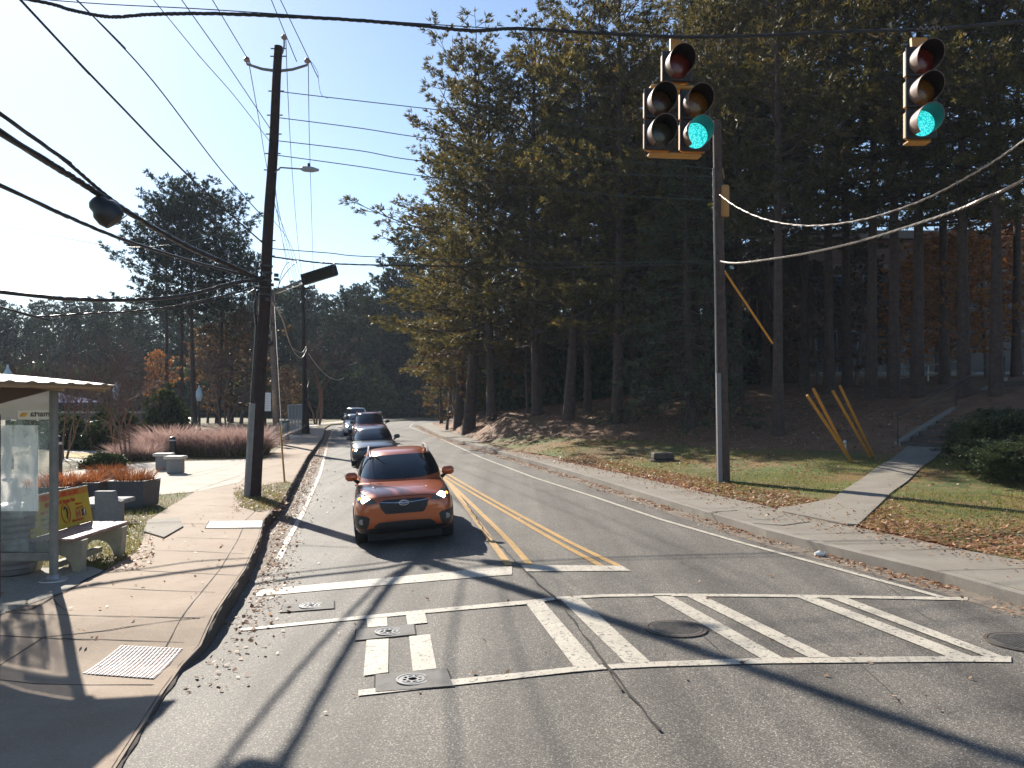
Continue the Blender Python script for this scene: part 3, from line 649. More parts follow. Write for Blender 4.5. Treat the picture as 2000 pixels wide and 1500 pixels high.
def make_car(name, label, cat, loc, yaw, roll, c):
    L, W, H = c['L'], c['W'] / 2, c['H']; paint = c['paint']
    t = thing(name, label, cat, loc, c.get('group')); t.rotation_euler = (0, roll, yaw)
    hz = c['hood']      # height at the bonnet's front edge
    bz = c['belt']; cl = c['clear']; cy = c['cowl']; ry = c['rear']
    st = [(0.0, .70, cl + .2, hz - .14), (.045, .82, cl + .1, hz - .05), (.16, .93, cl + .04, hz + .0), (.40, .985, cl, hz + .05), (cy * .7, 1.0, cl, hz + (bz - hz) * .7), (cy, 1.0, cl, bz - .03),
          (cy + .9, 1.0, cl, bz + .0), (ry - .7, 1.0, cl, bz + .02), (L - .45, .985, cl + .02, bz + c.get('tail', .02)), (L - .12, .93, cl + .06, bz + c.get('tail', .02) - .05), (L, .80, cl + .2, bz - .18)]
    vs = []; rings = []
    for y, wf, zb, zt in st:
        w_ = W * wf; h = zt - zb
        half = [(0, zt + .02), (.45 * w_, zt + .015), (.78 * w_, zt - .02), (.93 * w_, zt - .08), (.985 * w_, zt - .2), (w_, zb + h * .45), (.99 * w_, zb + h * .2), (.95 * w_, zb + .03), (.6 * w_, zb), (0, zb)]
        ring = [(x, y, z) for x, z in half] + [(-x, y, z) for x, z in half[-2:0:-1]]
        rings.append(range(len(vs), len(vs) + len(ring))); vs += ring
    n = len(rings[0]); fs = []
    for a, b_ in zip(rings, rings[1:]):
        for k in range(n): fs.append((a[k], a[(k + 1) % n], b_[(k + 1) % n], b_[k]))
    fs.append(tuple(rings[0])[::-1]); fs.append(tuple(rings[-1]))
    b = MB(); b.add(vs, fs); body = b.build('body', paint, t, smooth=True, local=True); subsurf(body, 3); bake(body)
    tr0 = BVHTree.FromPolygons([v.co.copy() for v in body.data.vertices], [tuple(p.vertices) for p in body.data.polygons])
    # wheel arches cut out of the body
    wr = c['wr']; wy = (c['wf'], c['wrr'])
    cut = MB()
    for y in wy: cut.lathe((-W - .2, y, wr * 1.0), [(wr * 1.13, 0), (wr * 1.13, 2 * W + .4)], 32, rot=Matrix(((0, 0, 1), (0, 1, 0), (1, 0, 0))))
    co = cut.build('cutter', M['black_plastic'], t, local=True)
    bpy.context.view_layer.update()
    md = body.modifiers.new('b', 'BOOLEAN'); md.object = co; md.operation = 'DIFFERENCE'; md.solver = 'EXACT'; bake(body)
    bpy.data.objects.remove(co)
    body.data.polygons.foreach_set('use_smooth', [True] * len(body.data.polygons)); body.data.set_sharp_from_angle(angle=R(38))
    b = MB(); b.box((0, L / 2, wr * 1.0), (W * 1.45, L * .9, wr * 1.25)); b.build('underbody', M['tyre'], t, local=True)
    # cabin
    bw = W * c.get('cabw', .9); top = H; rw = W * c.get('roofw', .68)
    cab = [superring(bw, cy - .05, ry, bz - .12), superring(bw, cy + .02, ry - .02, bz + .0), superring(bw * .6 + rw * .4, cy + (c['ry0'] - cy) * .45, ry + (c['ry1'] - ry) * .45, bz + (top - bz) * .5),
           superring(rw * 1.03, c['ry0'], c['ry1'], top - .07), superring(rw * .92, c['ry0'] + .12, c['ry1'] - .1, top - .015), superring(rw * .5, c['ry0'] + .5, c['ry1'] - .5, top + .012)]
    vs = [p for r_ in cab for p in r_]; n = 20; fs = [(k * n + i, k * n + (i + 1) % n, (k + 1) * n + (i + 1) % n, (k + 1) * n + i) for k in range(len(cab) - 1) for i in range(n)]
    fs.append(tuple(range((len(cab) - 1) * n, len(cab) * n))); b = MB(); b.add(vs, fs)
    cb = b.build('cabin', paint, t, smooth=True, local=True); subsurf(cb, 2); bake(cb)
    trc = BVHTree.FromPolygons([v.co.copy() for v in cb.data.vertices], [tuple(p.vertices) for p in cb.data.polygons])
    z0, z1 = bz + .045, top - .105
    x0, x1 = bw * .93, rw * .97
    ws = [(-x0, z0), (-x0 * .5, z0 - .02), (0, z0 - .025), (x0 * .5, z0 - .02), (x0, z0), (x1, z1), (x1 * .5, z1 + .022), (0, z1 + .028), (-x1 * .5, z1 + .022), (-x1, z1)]
    o = project('windscreen', ws, trc, M['car_glass'], t, 'y', res=.06)
    project('rear_window', [(-x0 * .86, z0 + .05), (x0 * .86, z0 + .05), (x1 * .86, z1), (-x1 * .86, z1)], trc, M['car_glass'], t, 'r', res=.08)
    ym = (cy + ry) / 2 + .1
    for sg in (-1, 1):
        project('side_window', [(cy + .38, z0 + .02), (ym - .05, z0 + .02), (ym - .05, z1 - .01), (c['ry0'] + .14, z1 - .01)], trc, M['car_glass'], t, 'x', sg, res=.08)
        project('side_window', [(ym + .05, z0 + .02), (ry - .32, z0 + .03), (c['ry1'] - .2, z1 - .01), (ym + .05, z1 - .01)], trc, M['car_glass'], t, 'x', sg, res=.08)
    # wipers
    b = MB()
    for s_, e_ in ((-.55, .02), (.05, .6)):
        pa = trc.ray_cast(Vector((s_ * bw, -5, z0 + .01)), Vector((0, 1, 0)))[0]; pb = trc.ray_cast(Vector((e_ * bw, -5, z0 + .05)), Vector((0, 1, 0)))[0]
        if pa and pb: b.tube([pa + Vector((0, -.02, 0)), pb + Vector((0, -.02, .0))], .008, 4)
    b.build('wiper', M['black_plastic'], t, local=True)
    for sg in (-1, 1):   # mirrors
        b = MB(); mx = sg * (W + .02); my = cy + .32; mz = bz + .10
        b.box((mx, my, mz), (.23, .13, .16), bevel=.045); mo = b.build('mirror', c.get('mirror', paint), t, local=True, auto=60)
        b = MB(); b.tube([(sg * (W - .10), my + .05, bz - .02), (mx - sg * .05, my, mz - .06)], [.04, .03], 6); b.build('mirror_arm', M['black_plastic'], mo, local=True)
    # doors, handles
    for sg in (-1, 1):
        b = MB()
        for yy in (ym - .25, ry - .6):
            h = tr0.ray_cast(Vector((5 * sg, yy, bz - .16)), Vector((-sg, 0, 0)))[0]
            if h: b.box(h + Vector((sg * .012, 0, 0)), (.025, .18, .028), bevel=.008)
        b.build('door_handle', paint, t, local=True)
        b = MB()
        for yy in (cy + .12, ym, ry - .25):
            pts = [tr0.ray_cast(Vector((5 * sg, yy, z)), Vector((-sg, 0, 0)))[0] for z in (cl + .2, cl + .35, (cl + bz) / 2, bz - .12, bz - .06)]
            pts = [p + Vector((sg * -.002, 0, 0)) for p in pts if p]
            if len(pts) > 2: b.tube(pts, .004, 4)
        b.build('door_seam', M['black_plastic'], t, local=True)
    for y in wy:
        for sg in (-1, 1): wheel(t, sg * (W - .12), y, wr, .22)
    # front face
    g = c['grille']; gl = project('grille', g, tr0, M['black_plastic'], t, 'y', off_=.004, res=.04)
    tr = tr0
    b = MB(); gz = [p[1] for p in g]; ga, gb = min(gz), max(gz); gx = max(p[0] for p in g)
    for z in np.arange(ga + .035, gb - .02, .038):
        pts = []
        for x in np.linspace(-gx * .86, gx * .86, 13):
            if inside(g, x, z):
                h = tr.ray_cast(Vector((x, -5, z)), Vector((0, 1, 0)))[0]
                if h: pts.append(h + Vector((0, -.012, 0)))
        if len(pts) > 1: b.tube(pts, .006, 4)
    b.build('grille_bars', M['grille_dark'], gl, local=True)
    if c.get('bar'):
        b = MB(); zb_ = c['bar']; pts = []
        for x in np.linspace(-gx * .93, gx * .93, 21):
            h = tr.ray_cast(Vector((x, -5, zb_ + .03 * (x / gx) ** 2)), Vector((0, 1, 0)))[0]
            if h: pts.append(h + Vector((0, -.018, 0)))
        b.tube(pts, .013, 6); b.build('chrome_bar', M['chrome'], gl, local=True)
        h = tr.ray_cast(Vector((0, -5, zb_)), Vector((0, 1, 0)))[0]; k = 20
        b = MB(); yb = h.y - .035
        b.tube([(.085 * math.cos(2 * math.pi * i / k), yb, zb_ + .042 * math.sin(2 * math.pi * i / k)) for i in range(k + 1)], .007, 5)
        em = b.build('emblem', M['chrome'], gl, local=True)
        b = MB(); b.lathe((0, yb + .03, zb_), [(.078, 0), (.078, .018)], 20, rot=Matrix(((1, 0, 0), (0, 0, -1), (0, .5, 0)))); b.build('emblem_field', mat('emblem_blue', (.02, .05, .14), .25), em, local=True)
        b = MB()
        for x, z, r_ in ((-.045, .012, .014), (-.01, .018, .008), (.03, .02, .008), (-.015, -.015, .008), (.02, -.012, .008), (.05, -.002, .008)):
            pts = [((r_ if q % 2 == 0 else r_ * .4) * math.sin(q * math.pi / 4), (r_ if q % 2 == 0 else r_ * .4) * math.cos(q * math.pi / 4)) for q in range(8)]
            b.prism([(x + a, z + d) for a, d in pts], .004, Matrix(((1, 0, 0), (0, 0, 1), (0, 1, 0))), (0, yb + .002, zb_))
        b.build('emblem_stars', M['chrome'], em, local=True)
    for p in c.get('black', []): project('lower_grille' if len(p) > 5 else 'bumper_trim', p, tr0, M['black_plastic'], t, 'y', off_=.004, res=.04)
    for sg in (-1, 1):
        hl = [(x * sg, z) for x, z in c['lamp']]
        ho = project('headlight', hl, tr0, mat('lamp_glass', (.10, .095, .09), .08, .2) if 'lampmat' not in M else M['lampmat'], t, 'y', off_=.006, res=.03)
        M.setdefault('lampmat', ho.data.materials[0])
        lx, lz = c['bulb']; h = tr0.ray_cast(Vector((lx * sg, -5, lz)), Vector((0, 1, 0)))[0]
        if h:
            b = MB(); r_ = c.get('br', .062)
            b.lathe(h + Vector((0, -.012, 0)), [(r_, .0), (r_ * .92, -.012), (r_ * .5, -.022)], 16, rot=Matrix(((1, 0, 0), (0, 0, 1), (0, -1, 0))))
            b.lathe(h + Vector((-sg * .075, -.012, -.015)), [(r_ * .6, .0), (r_ * .5, -.012)], 12, rot=Matrix(((1, 0, 0), (0, 0, 1), (0, -1, 0))))
            b.build('bulb', M['lamp_on'] if c.get('on', True) else M['chrome'], ho, local=True)
            if c.get('on', True):
                h2 = tr0.ray_cast(Vector(((lx + .10) * sg, -5, lz + .015)), Vector((0, 1, 0)))[0]
                if h2: b = MB(); b.lathe(h2 + Vector((0, -.012, 0)), [(.032, 0), (.028, -.012)], 12, rot=Matrix(((1, 0, 0), (0, 0, 1), (0, -1, 0)))); b.build('indicator', M['amber'], ho, local=True)
        if 'fog' in c:
            project('fog_surround', [(x * sg, z) for x, z in c['fogbox']], tr0, M['black_plastic'], t, 'y', off_=.005, res=.035)
            fx, fz = c['fog']; h = tr0.ray_cast(Vector((fx * sg, -5, fz)), Vector((0, 1, 0)))[0]
            b = MB(); b.lathe(h + Vector((0, -.004, 0)), [(.05, 0), (.05, -.02), (.042, -.022), (.04, -.014)], 16, rot=Matrix(((1, 0, 0), (0, 0, 1), (0, -1, 0)))); b.build('fog_lamp', mat('fog_lamp_glass', (.3, .3, .29), .2, .5) if 'fogm' not in M else M['fogm'], t, local=True)
    M.setdefault('fogm', mat('fog_lamp_glass', (.3, .3, .29), .2, .5))
    # bonnet edge and creases
    b = MB(); pts = []
    for x in np.linspace(-W * .62, W * .62, 15):
        h = tr0.ray_cast(Vector((x, -5, hz - .035 - .05 * (x / W) ** 2)), Vector((0, 1, 0)))[0]
        if h: pts.append(h + Vector((0, -.001, 0)))
    if len(pts) > 2: b.tube(pts, .004, 4)
    for sg in (-1, 1):
        pts = []
        for k in range(9):
            y = .28 + (cy - .3) * k / 8; x = sg * W * (.70 + .14 * k / 8); h = tr0.ray_cast(Vector((x, y, 5)), Vector((0, 0, -1)))[0]
            if h: pts.append(h - Vector((0, 0, .001)))
        b.tube(pts, .004, 4)
    b.build('bonnet_seam', M['black_plastic'], t, local=True)
    b = MB(); h = tr0.ray_cast(Vector((0, -5, cl + .2)), Vector((0, 1, 0)))[0]
    for sg in (-1, 1):
        b2 = MB(); h = tr0.ray_cast(Vector((sg * W * .72, 12, bz - .16)), Vector((0, -1, 0)))[0]
        if h: b2.box(h, (.3, .05, .2), bevel=.02); b2.build('tail_light', mat('tail_lamp_red', (.25, .01, .01), .2) if 'tl' not in M else M['tl'], t, local=True)
    M.setdefault('tl', mat('tail_lamp_red', (.25, .01, .01), .2))
    if c.get('rails'):
        for sg in (-1, 1):
            b = MB(); x = sg * rw * .93; y0, y1 = c['ry0'] + .10, c['ry1'] - .15; zz = top - .02
            b.tube([(x, y0, zz - .05), (x, y0 + .12, zz + .035), (x * .99, (y0 + y1) / 2, zz + .06), (x, y1 - .12, zz + .045), (x, y1, zz - .02)], [.022, .02, .018, .02, .02], 6); b.build('roof_rail', c.get('railm', M['chrome']), t, local=True, auto=40)
    if c.get('cladding'):
        for y in wy:
            for sg in (-1, 1):
                b = MB(); pts = []
                for a in np.linspace(-.1, math.pi + .1, 18):
                    yy, zz = y + wr * 1.19 * math.cos(a), wr + wr * 1.19 * math.sin(a); h = tr0.ray_cast(Vector((5 * sg, yy, max(zz, cl + .1))), Vector((-sg, 0, 0)))[0]
                    if h: pts.append((h.x - sg * .012, yy, zz))
                b.tube(pts, .03, 6); b.build('wheel_arch_trim', M['black_plastic'], t, local=True, auto=40)
        for sg in (-1, 1): b = MB(); b.box((sg * (W - .005), (wy[0] + wy[1]) / 2, cl + .08), (.04, wy[1] - wy[0] - 2.3 * wr, .16), bevel=.015); b.build('sill_trim', M['black_plastic'], t, local=True)
    return t
M['grille_dark'] = mat('dark_grille_bars', (.03, .03, .032), .35)
M['lamp_on'] = emit('lit_headlamp', (1.0, .86, .6), 12.0); M['amber'] = emit('lit_amber_lamp', (1.0, .30, .05), 1.6)
def paint(name, col, met=.25):
    return mat(name, col, .32, met, coat=.8)
orange = paint('metallic_orange_paint', (.40, .085, .018), .35)
GRP = 'cars queuing in the oncoming lane'
common = dict(group=GRP)
p0 = GR(790, 1056); 
make_car('crossover_car', 'metallic orange crossover with roof rails and lit headlights, first car of the queue', 'car', (-1.84, 14.3, road_z(-1.84, 14.9) + .0), R(9.5), -R(3.4), dict(common, L=4.46, W=1.80, H=1.575, hood=.93, belt=1.06, clear=.20, cowl=1.16, rear=4.12, ry0=1.92, ry1=3.72, wr=.335, wf=.88, wrr=3.55, paint=orange, rails=True, railm=mat('satin_roof_rail', (.5, .46, .42), .35, .6), cladding=True, cabw=.955, roofw=.70,
    grille=[(-.38, .835), (-.43, .80), (-.40, .70), (-.35, .625), (-.32, .60), (.32, .60), (.35, .625), (.40, .70), (.43, .80), (.38, .835), (.3, .85), (-.3, .85)], bar=.785,
    lamp=[(.46, .80), (.50, .85), (.66, .925), (.80, .975), (.85, .95), (.86, .88), (.80, .815), (.62, .785)], bulb=(.665, .855), br=.07, fog=(.745, .49), fogbox=[(.60, .55), (.66, .59), (.86, .61), (.87, .36), (.66, .36), (.62, .44)],
    black=[[(-.46, .30), (.46, .30), (.54, .40), (.44, .465), (0, .475), (-.44, .465), (-.54, .40)], [(-.80, .20), (.80, .20), (.84, .34), (.56, .37), (-.56, .37), (-.84, .34)]]))
black = paint('blue_black_paint', (.015, .02, .03), .5)
make_car('sedan_car', 'blue black sedan right behind the orange crossover', 'car', (-5.2, 31.3, road_z(-5.2, 32)), R(11.5), -R(2.5), dict(common, L=4.75, W=1.84, H=1.44, hood=.78, belt=.96, clear=.18, cowl=1.25, rear=4.45, ry0=2.15, ry1=3.5, wr=.32, wf=.9, wrr=3.7, paint=black, on=True, br=.05,
    grille=[(-.45, .62), (-.36, .42), (.36, .42), (.45, .62), (.3, .68), (-.3, .68)], bar=.60, lamp=[(.5, .58), (.52, .66), (.7, .74), (.84, .78), (.86, .68), (.75, .60)], bulb=(.72, .66), black=[[(-.6, .24), (.6, .24), (.66, .36), (0, .38), (-.66, .36), (-.6, .30)]]))
red = paint('dark_red_paint', (.16, .022, .018), .35)
make_car('suv_car', 'dark red SUV third in the queue with amber lit lamp', 'car', (-7.8, 45.5, road_z(-8.3, 46)), R(12), -R(1.8), dict(common, L=4.8, W=1.97, H=1.80, hood=1.0, belt=1.17, clear=.24, cowl=1.2, rear=4.6, ry0=1.95, ry1=4.3, wr=.37, wf=.95, wrr=3.8, paint=red, rails=True, roofw=.74, mirror=M['black_plastic'], br=.08,
    grille=[(-.48, .82), (-.48, .58), (.48, .58), (.48, .82), (.4, .88), (-.4, .88)], bar=.74, lamp=[(.55, .74), (.56, .88), (.8, .96), (.92, .95), (.92, .78), (.8, .72)], bulb=(.74, .83), black=[[(-.6, .3), (.6, .3), (.66, .46), (0, .5), (-.66, .46), (-.6, .36)]]))
whitep = paint('white_paint', (.62, .62, .60), .0)
make_car('white_car', 'white car half hidden behind the dark red SUV, headlight lit', 'car', (-10.45, 55.5, road_z(-10.7, 56)), R(13), 0, dict(common, L=4.6, W=1.85, H=1.50, hood=.86, belt=1.04, clear=.2, cowl=1.15, rear=4.3, ry0=1.95, ry1=3.6, wr=.33, wf=.9, wrr=3.6, paint=whitep, mirror=M['black_plastic'], br=.08,
    grille=[(-.45, .7), (-.40, .45), (.40, .45), (.45, .7), (.3, .74), (-.3, .74)], bar=.62, lamp=[(.5, .64), (.52, .74), (.7, .82), (.84, .84), (.86, .72), (.75, .66)], bulb=(.7, .72), black=[[(-.6, .26), (.6, .26), (.7, .5), (0, .42), (-.7, .5), (-.6, .32)]]))
silver = paint('silver_paint', (.42, .44, .46), .6)
make_car('silver_suv_car', 'pale silver SUV at the far end of the car queue', 'car', (-12.5, 67, road_z(-12.8, 68)), R(16), 0, dict(common, L=4.8, W=1.95, H=1.80, hood=1.0, belt=1.17, clear=.24, cowl=1.2, rear=4.6, ry0=1.95, ry1=4.3, wr=.37, wf=.95, wrr=3.8, paint=silver, roofw=.78, mirror=whitep, on=False,
    grille=[(-.48, .82), (-.48, .58), (.48, .58), (.48, .82), (.4, .88), (-.4, .88)], bar=.74, lamp=[(.55, .74), (.56, .88), (.8, .96), (.92, .95), (.92, .78), (.8, .72)], bulb=(.74, .83), black=[[(-.6, .3), (.6, .3), (.66, .46), (0, .5), (-.66, .46), (-.6, .36)]]))

# ============================================================ poles, signals and cables
PB = Vector((-6.63, 21.0, 0)); PT = Vector((-5.98, 21.0, 11.55))
def on_pole(py): # point of the leaning pole at a photo row
    z = CH - (py - HY) * 21.0 / F; return PB.lerp(PT, z / 11.55)
t = thing('utility_pole', 'tall dark leaning wooden utility pole on the left verge by the broken kerb', 'utility pole', PB)
b = MB(); k = 14
for i in range(k + 1):
    pass
b.tube([PB.lerp(PT, i / k) + Vector((.012 * math.sin(i * 1.3), 0, 0)) - (Vector((0, 0, .3)) if i == 0 else Vector()) for i in range(k + 1)], [.175 - .07 * i / k for i in range(k + 1)], 14); b.build('shaft', M['wood_dark'], t, auto=40)
b = MB(); b.prism([(-.13, 0), (-.11, -.08), (-.05, -.13), (.02, -.14), (.07, -.12), (.04, -.09), (-.05, -.08), (-.08, 0)], 2.4, Matrix.Rotation(R(3.2), 3, 'Y'), PB + Vector((-.10, -.04, .0))); b.build('cable_guard', M['steel_grey'], t)
b = MB(); b.tube([on_pole(790) + Vector((-.19, 0, 0)), on_pole(640) + Vector((-.16, -.02, 0)), on_pole(600) + Vector((-.25, 0, 0)), on_pole(570) + Vector((-.2, 0, 0))], .035, 7); b.build('conduit', M['cable'], t)
for sg, tip in ((-1, A(482, 125, 20.6)), (1, A(600, 127, 21.2))):
    b = MB(); b.tube([on_pole(139), on_pole(137).lerp(tip, .5) + Vector((0, 0, -.05)), tip], [.04, .035, .03], 6); arm = b.build('crossarm', M['steel_grey'], t)
    b = MB(); b.lathe(tip, [(.02, 0), (.02, .05), (.06, .06), (.085, .09), (.05, .11), (.075, .13), (.05, .17), (.02, .18)], 12); b.build('insulator', M['insul'], arm)
tp = A(555, 90, 21); b = MB(); b.tube([on_pole(105) + Vector((.1, 0, 0)), tp, tp + Vector((0, 0, .22))], .022, 6); arm = b.build('top_bracket', M['steel_grey'], t)
b = MB(); b.lathe(tp + Vector((0, 0, .16)), [(.02, 0), (.06, .02), (.085, .05), (.05, .07), (.07, .09), (.04, .13)], 12); b.build('insulator', M['insul'], arm)
b = MB()
for py in (95, 110, 178, 225, 262, 300, 332, 470, 500):
    q = on_pole(py); b.tube([q + Vector((-.2, 0, 0)), q + Vector((.2, 0, 0))], .018, 5)
b.build('bolts', M['steel_grey'], t)
b = MB()
for py in (520, 533, 548, 562, 575):
    q = on_pole(py); b.lathe(q - Vector((0, 0, .02)), [(.165, 0), (.165, .04)], 14)
for _ in range(26):
    q = on_pole(random.uniform(515, 590)) + Vector((random.uniform(-.3, .3), random.uniform(-.2, .05), 0)); b.box(q, (random.uniform(.04, .14), .06, random.uniform(.04, .16)), rz=random.random())
b.build('clamps', M['cable'], t)
b = MB(); q = on_pole(600) + Vector((-.3, -.05, 0))
for s_ in range(3): b.tube([on_pole(560) + Vector((-.18, 0, 0)), q + Vector((-.1 + .06 * s_, 0, .35)), q + Vector((-.12 + .05 * s_, 0, -.1)), on_pole(615) + Vector((-.14, 0, 0))], .014, 5)
b.build('slack_loop', M['cable'], t)
# lamp and floodlight on the pole
q = on_pole(352); tip = A(588, 330, 20.6)
t = thing('street_lamp', 'small cobra head street lamp high on the leaning pole', 'street lamp', q)
b = MB(); b.tube([q, q + Vector((.1, -.05, .18)), q + Vector((.3, -.2, .27)), tip], .02, 7); b.build('arm', M['steel_grey'], t, auto=40)
b = MB(); b.tube([tip, tip + Vector((.08, -.02, .0)), tip + Vector((.30, -.05, -.03)), tip + Vector((.46, -.08, -.05))], [.035, .075, .07, .03], 10); hd = b.build('head', mat('lamp_head_grey', (.3, .31, .32), .5), t, auto=50)
b = MB(); b.lathe(tip + Vector((.2, -.03, .06)), [(.03, 0), (.035, .05), (.02, .08)], 8); b.build('photocell', M['black_plastic'], hd)
q = on_pole(575) + Vector((.12, 0, 0)); e0 = A(592, 547, 20.4); e1 = A(656, 527, 19.9)
t = thing('floodlight', 'long black floodlight box on an angled arm beside the leaning pole', 'floodlight', q)
b = MB(); b.tube([q, e0], .03, 6); b.tube([q + Vector((0, 0, -.06)), e0 + Vector((.05, 0, -.08))], .015, 5); b.build('arm', M['steel_grey'], t)
d = (e1 - e0); ax = d.normalized(); up = Vector((0, -.25, 1)); up = (up - ax * up.dot(ax)).normalized(); sd_ = ax.cross(up); rot = Matrix((ax, sd_, up)).transposed()
b = MB(); b.box((e0 + e1) / 2, (d.length, .16, .24), rot=rot, bevel=.02); hs_ = b.build('housing', M['black_plastic'], t)
b = MB()
for i in range(12): b.box(e0.lerp(e1, (i + .5) / 12) + up * .01, (.012, .19, .27), rot=rot)
b.build('fins', M['black_plastic'], hs_)
b = MB(); b.box((e0 + e1) / 2 - up * .13, (d.length * .92, .12, .02), rot=rot); b.build('lens', M['steel_grey'], hs_)

# right pole
QB = A(1413, 940, 22.5); QB.z = zR(QB.x, QB.y); QT = A(1400, 236, 22.5)
def on_q(py): return QB.lerp(QT, (940 - py) / 704.)
t = thing('utility_pole', 'weathered grey wooden utility pole standing in the right lawn', 'utility pole', QB)
b = MB(); b.tube([QB - Vector((0, 0, .3))] + [QB.lerp(QT, i / 10) for i in range(1, 11)], [.185 - .075 * i / 10 for i in range(11)], 14); b.build('shaft', M['wood_brown'], t, auto=40)
b = MB(); b.prism([(-.06, 0), (-.06, -.10), (.06, -.10), (.06, 0)], 3.0, Matrix.Rotation(-R(1), 3, 'Y'), QB + Vector((-.13, -.1, -.02))); b.build('cable_guard', mat('grey_cable_guard', (.15, .145, .15), .6), t)
b = MB()
for py in range(340, 520, 22): q = on_q(py); b.tube([q + Vector((-.16, -.03, 0)), q + Vector((.14, -.03, 0))], .02, 5)
b.tube([on_q(330) + Vector((-.15, -.1, 0)), on_q(735) + Vector((-.16, -.12, 0))], .022, 6); b.build('conduit', M['steel_grey'], t)
b = MB(); b.tube([QB.lerp(QT, .84) + Vector((.12, 0, .3)), QB.lerp(QT, .84) + Vector((.17, 0, 0))], .02, 5)
b.lathe(A(1416, 424, 22.4), [(.10, 0), (.12, .05), (.12, .8), (.10, .86)], 12); b.build('arrester', mat('dull_orange_plastic', (.35, .17, .04), .6), t, auto=40)

# hanging signals
M['sig_y'] = mat('signal_yellow_paint', (.50, .23, .03), .5, 0, 8, (.38, .18, .04)); M['sig_b'] = mat('signal_black_face', (.02, .014, .013), .6)
M['visor_in'] = M['black_plastic']; M['visor_out'] = mat('worn_visor', (.20, .13, .10), .6)
def section(t, x, z, lens, on=False):
    s_ = .355
    b = MB(); b.box((x, .065, z), (s_ - .03, .11, s_ - .012), bevel=.03); h = b.build('housing', M['sig_y'], t, local=True)
    b = MB(); b.box((x, -.003, z), (s_ - .002, .03, s_ - .006), bevel=.012); b.build('door', M['sig_b'], h, local=True)
    n = 28; r_ = .152; vs = []; fs = []
    angs = [R(-60) + (R(300)) * i / n for i in range(n + 1)]
    for a in angs:
        up = (math.sin(a) + 1) / 2; ln = .10 + .19 * up ** .6
        for rr, yy in ((r_, -.015), (r_ * 1.0, -ln), (r_ - .006, -ln), (r_ - .006, -.015)): vs.append((x + rr * math.cos(a), yy, z + rr * math.sin(a)))
    for i in range(n):
        for j in range(3): fs.append((4 * i + j, 4 * (i + 1) + j, 4 * (i + 1) + j + 1, 4 * i + j + 1))
    b = MB(); b.add(vs, fs); v = b.build('visor', M['visor_out'], h, local=True, auto=50); v.data.materials.append(M['visor_in'])
    for i, p in enumerate(v.data.polygons):
        if i % 3 == 2: p.material_index = 1
    b = MB(); b.lathe((x, -.018, z), [(.148, .0), (.13, .018), (.08, .032), (.0, .038)], 24, rot=Matrix(((1, 0, 0), (0, 0, -1), (0, 1, 0)))); b.build('lens', lens, h, local=True, auto=50)
def lensmat(name, col, e=0):
    m, t, b = new_mat(name); tc = t.nodes.new('ShaderNodeTexCoord'); v = t.nodes.new('ShaderNodeTexVoronoi'); v.inputs['Scale'].default_value = 55
    t.links.new(tc.outputs['Object'], v.inputs['Vector']); r = t.nodes.new('ShaderNodeValToRGB')
    r.color_ramp.elements[0].color = (*[min(1, c * 1.5 + (.12 if e else 0)) for c in col], 1); r.color_ramp.elements[1].color = (*[c * .75 for c in col], 1); r.color_ramp.elements[1].position = .75
    t.links.new(v.outputs['Distance'], r.inputs[0]); t.links.new(r.outputs[0], b.inputs['Base Color']); b.inputs['Roughness'].default_value = .25
    if e: t.links.new(r.outputs[0], b.inputs['Emission Color']); b.inputs['Emission Strength'].default_value = e
    return m
LR = lensmat('red_lens_unlit', (.14, .015, .008)); LA = lensmat('amber_lens_unlit', (.18, .07, .01)); LG = lensmat('green_lens_lit', (.0, .50, .50), .62); LO = lensmat('green_arrow_lens_unlit', (.05, .045, .03)); LY = lensmat('dim_lens', (.06, .025, .01))
SY = 9.4; sz = .355
def wire_top(x): return 0
q = A(1322, 100, SY); t = thing('traffic_light', 'five section traffic light cluster, one section above two columns, green lit lower right', 'traffic light', q, 'traffic lights hanging from the span wire', rz=R(6))
section(t, 0, -sz / 2, LR)
b = MB(); b.box((0, .1, -sz - .035), (.58, .12, .055), bevel=.02); b.box((0, .1, -sz - .01), (.1, .1, .05)); b.build('upper_bar', M['sig_y'], t, local=True)
for sx, a_, c_ in ((-.21, LY, LO), (.21, LA, LG)):
    section(t, sx, -sz - .08 - sz / 2, a_); section(t, sx, -2 * sz - .08 - sz / 2, c_)
b = MB(); b.box((0, .1, -3 * sz - .105), (.62, .12, .045), bevel=.015); b.build('lower_bar', M['sig_y'], t, local=True)
b = MB(); b.prism([(-.05, 0), (.07, 0), (.14, .16), (-.05, .19)], .05, Matrix(((1, 0, 0), (0, 0, 1), (0, 1, 0))), (0, .08, -.01)); b.build('hanger', M['sig_y'], t, local=True)
q = A(1799, 91, SY); t = thing('traffic_light', 'three section traffic light on the right with its bottom green lens lit', 'traffic light', q, 'traffic lights hanging from the span wire', rz=R(0))
for i, l in enumerate((LR, LA, LG)): section(t, 0, -sz / 2 - i * sz, l)
b = MB(); b.box((0, .1, -3 * sz - .01), (.26, .14, .03), bevel=.01); b.build('bottom_cap', M['sig_y'], t, local=True)
b = MB(); b.prism([(-.06, 0), (.05, 0), (.12, .15), (-.07, .15)], .05, Matrix(((1, 0, 0), (0, 0, 1), (0, 1, 0))), (0, .08, -.01)); b.build('hanger', M['sig_y'], t, local=True)

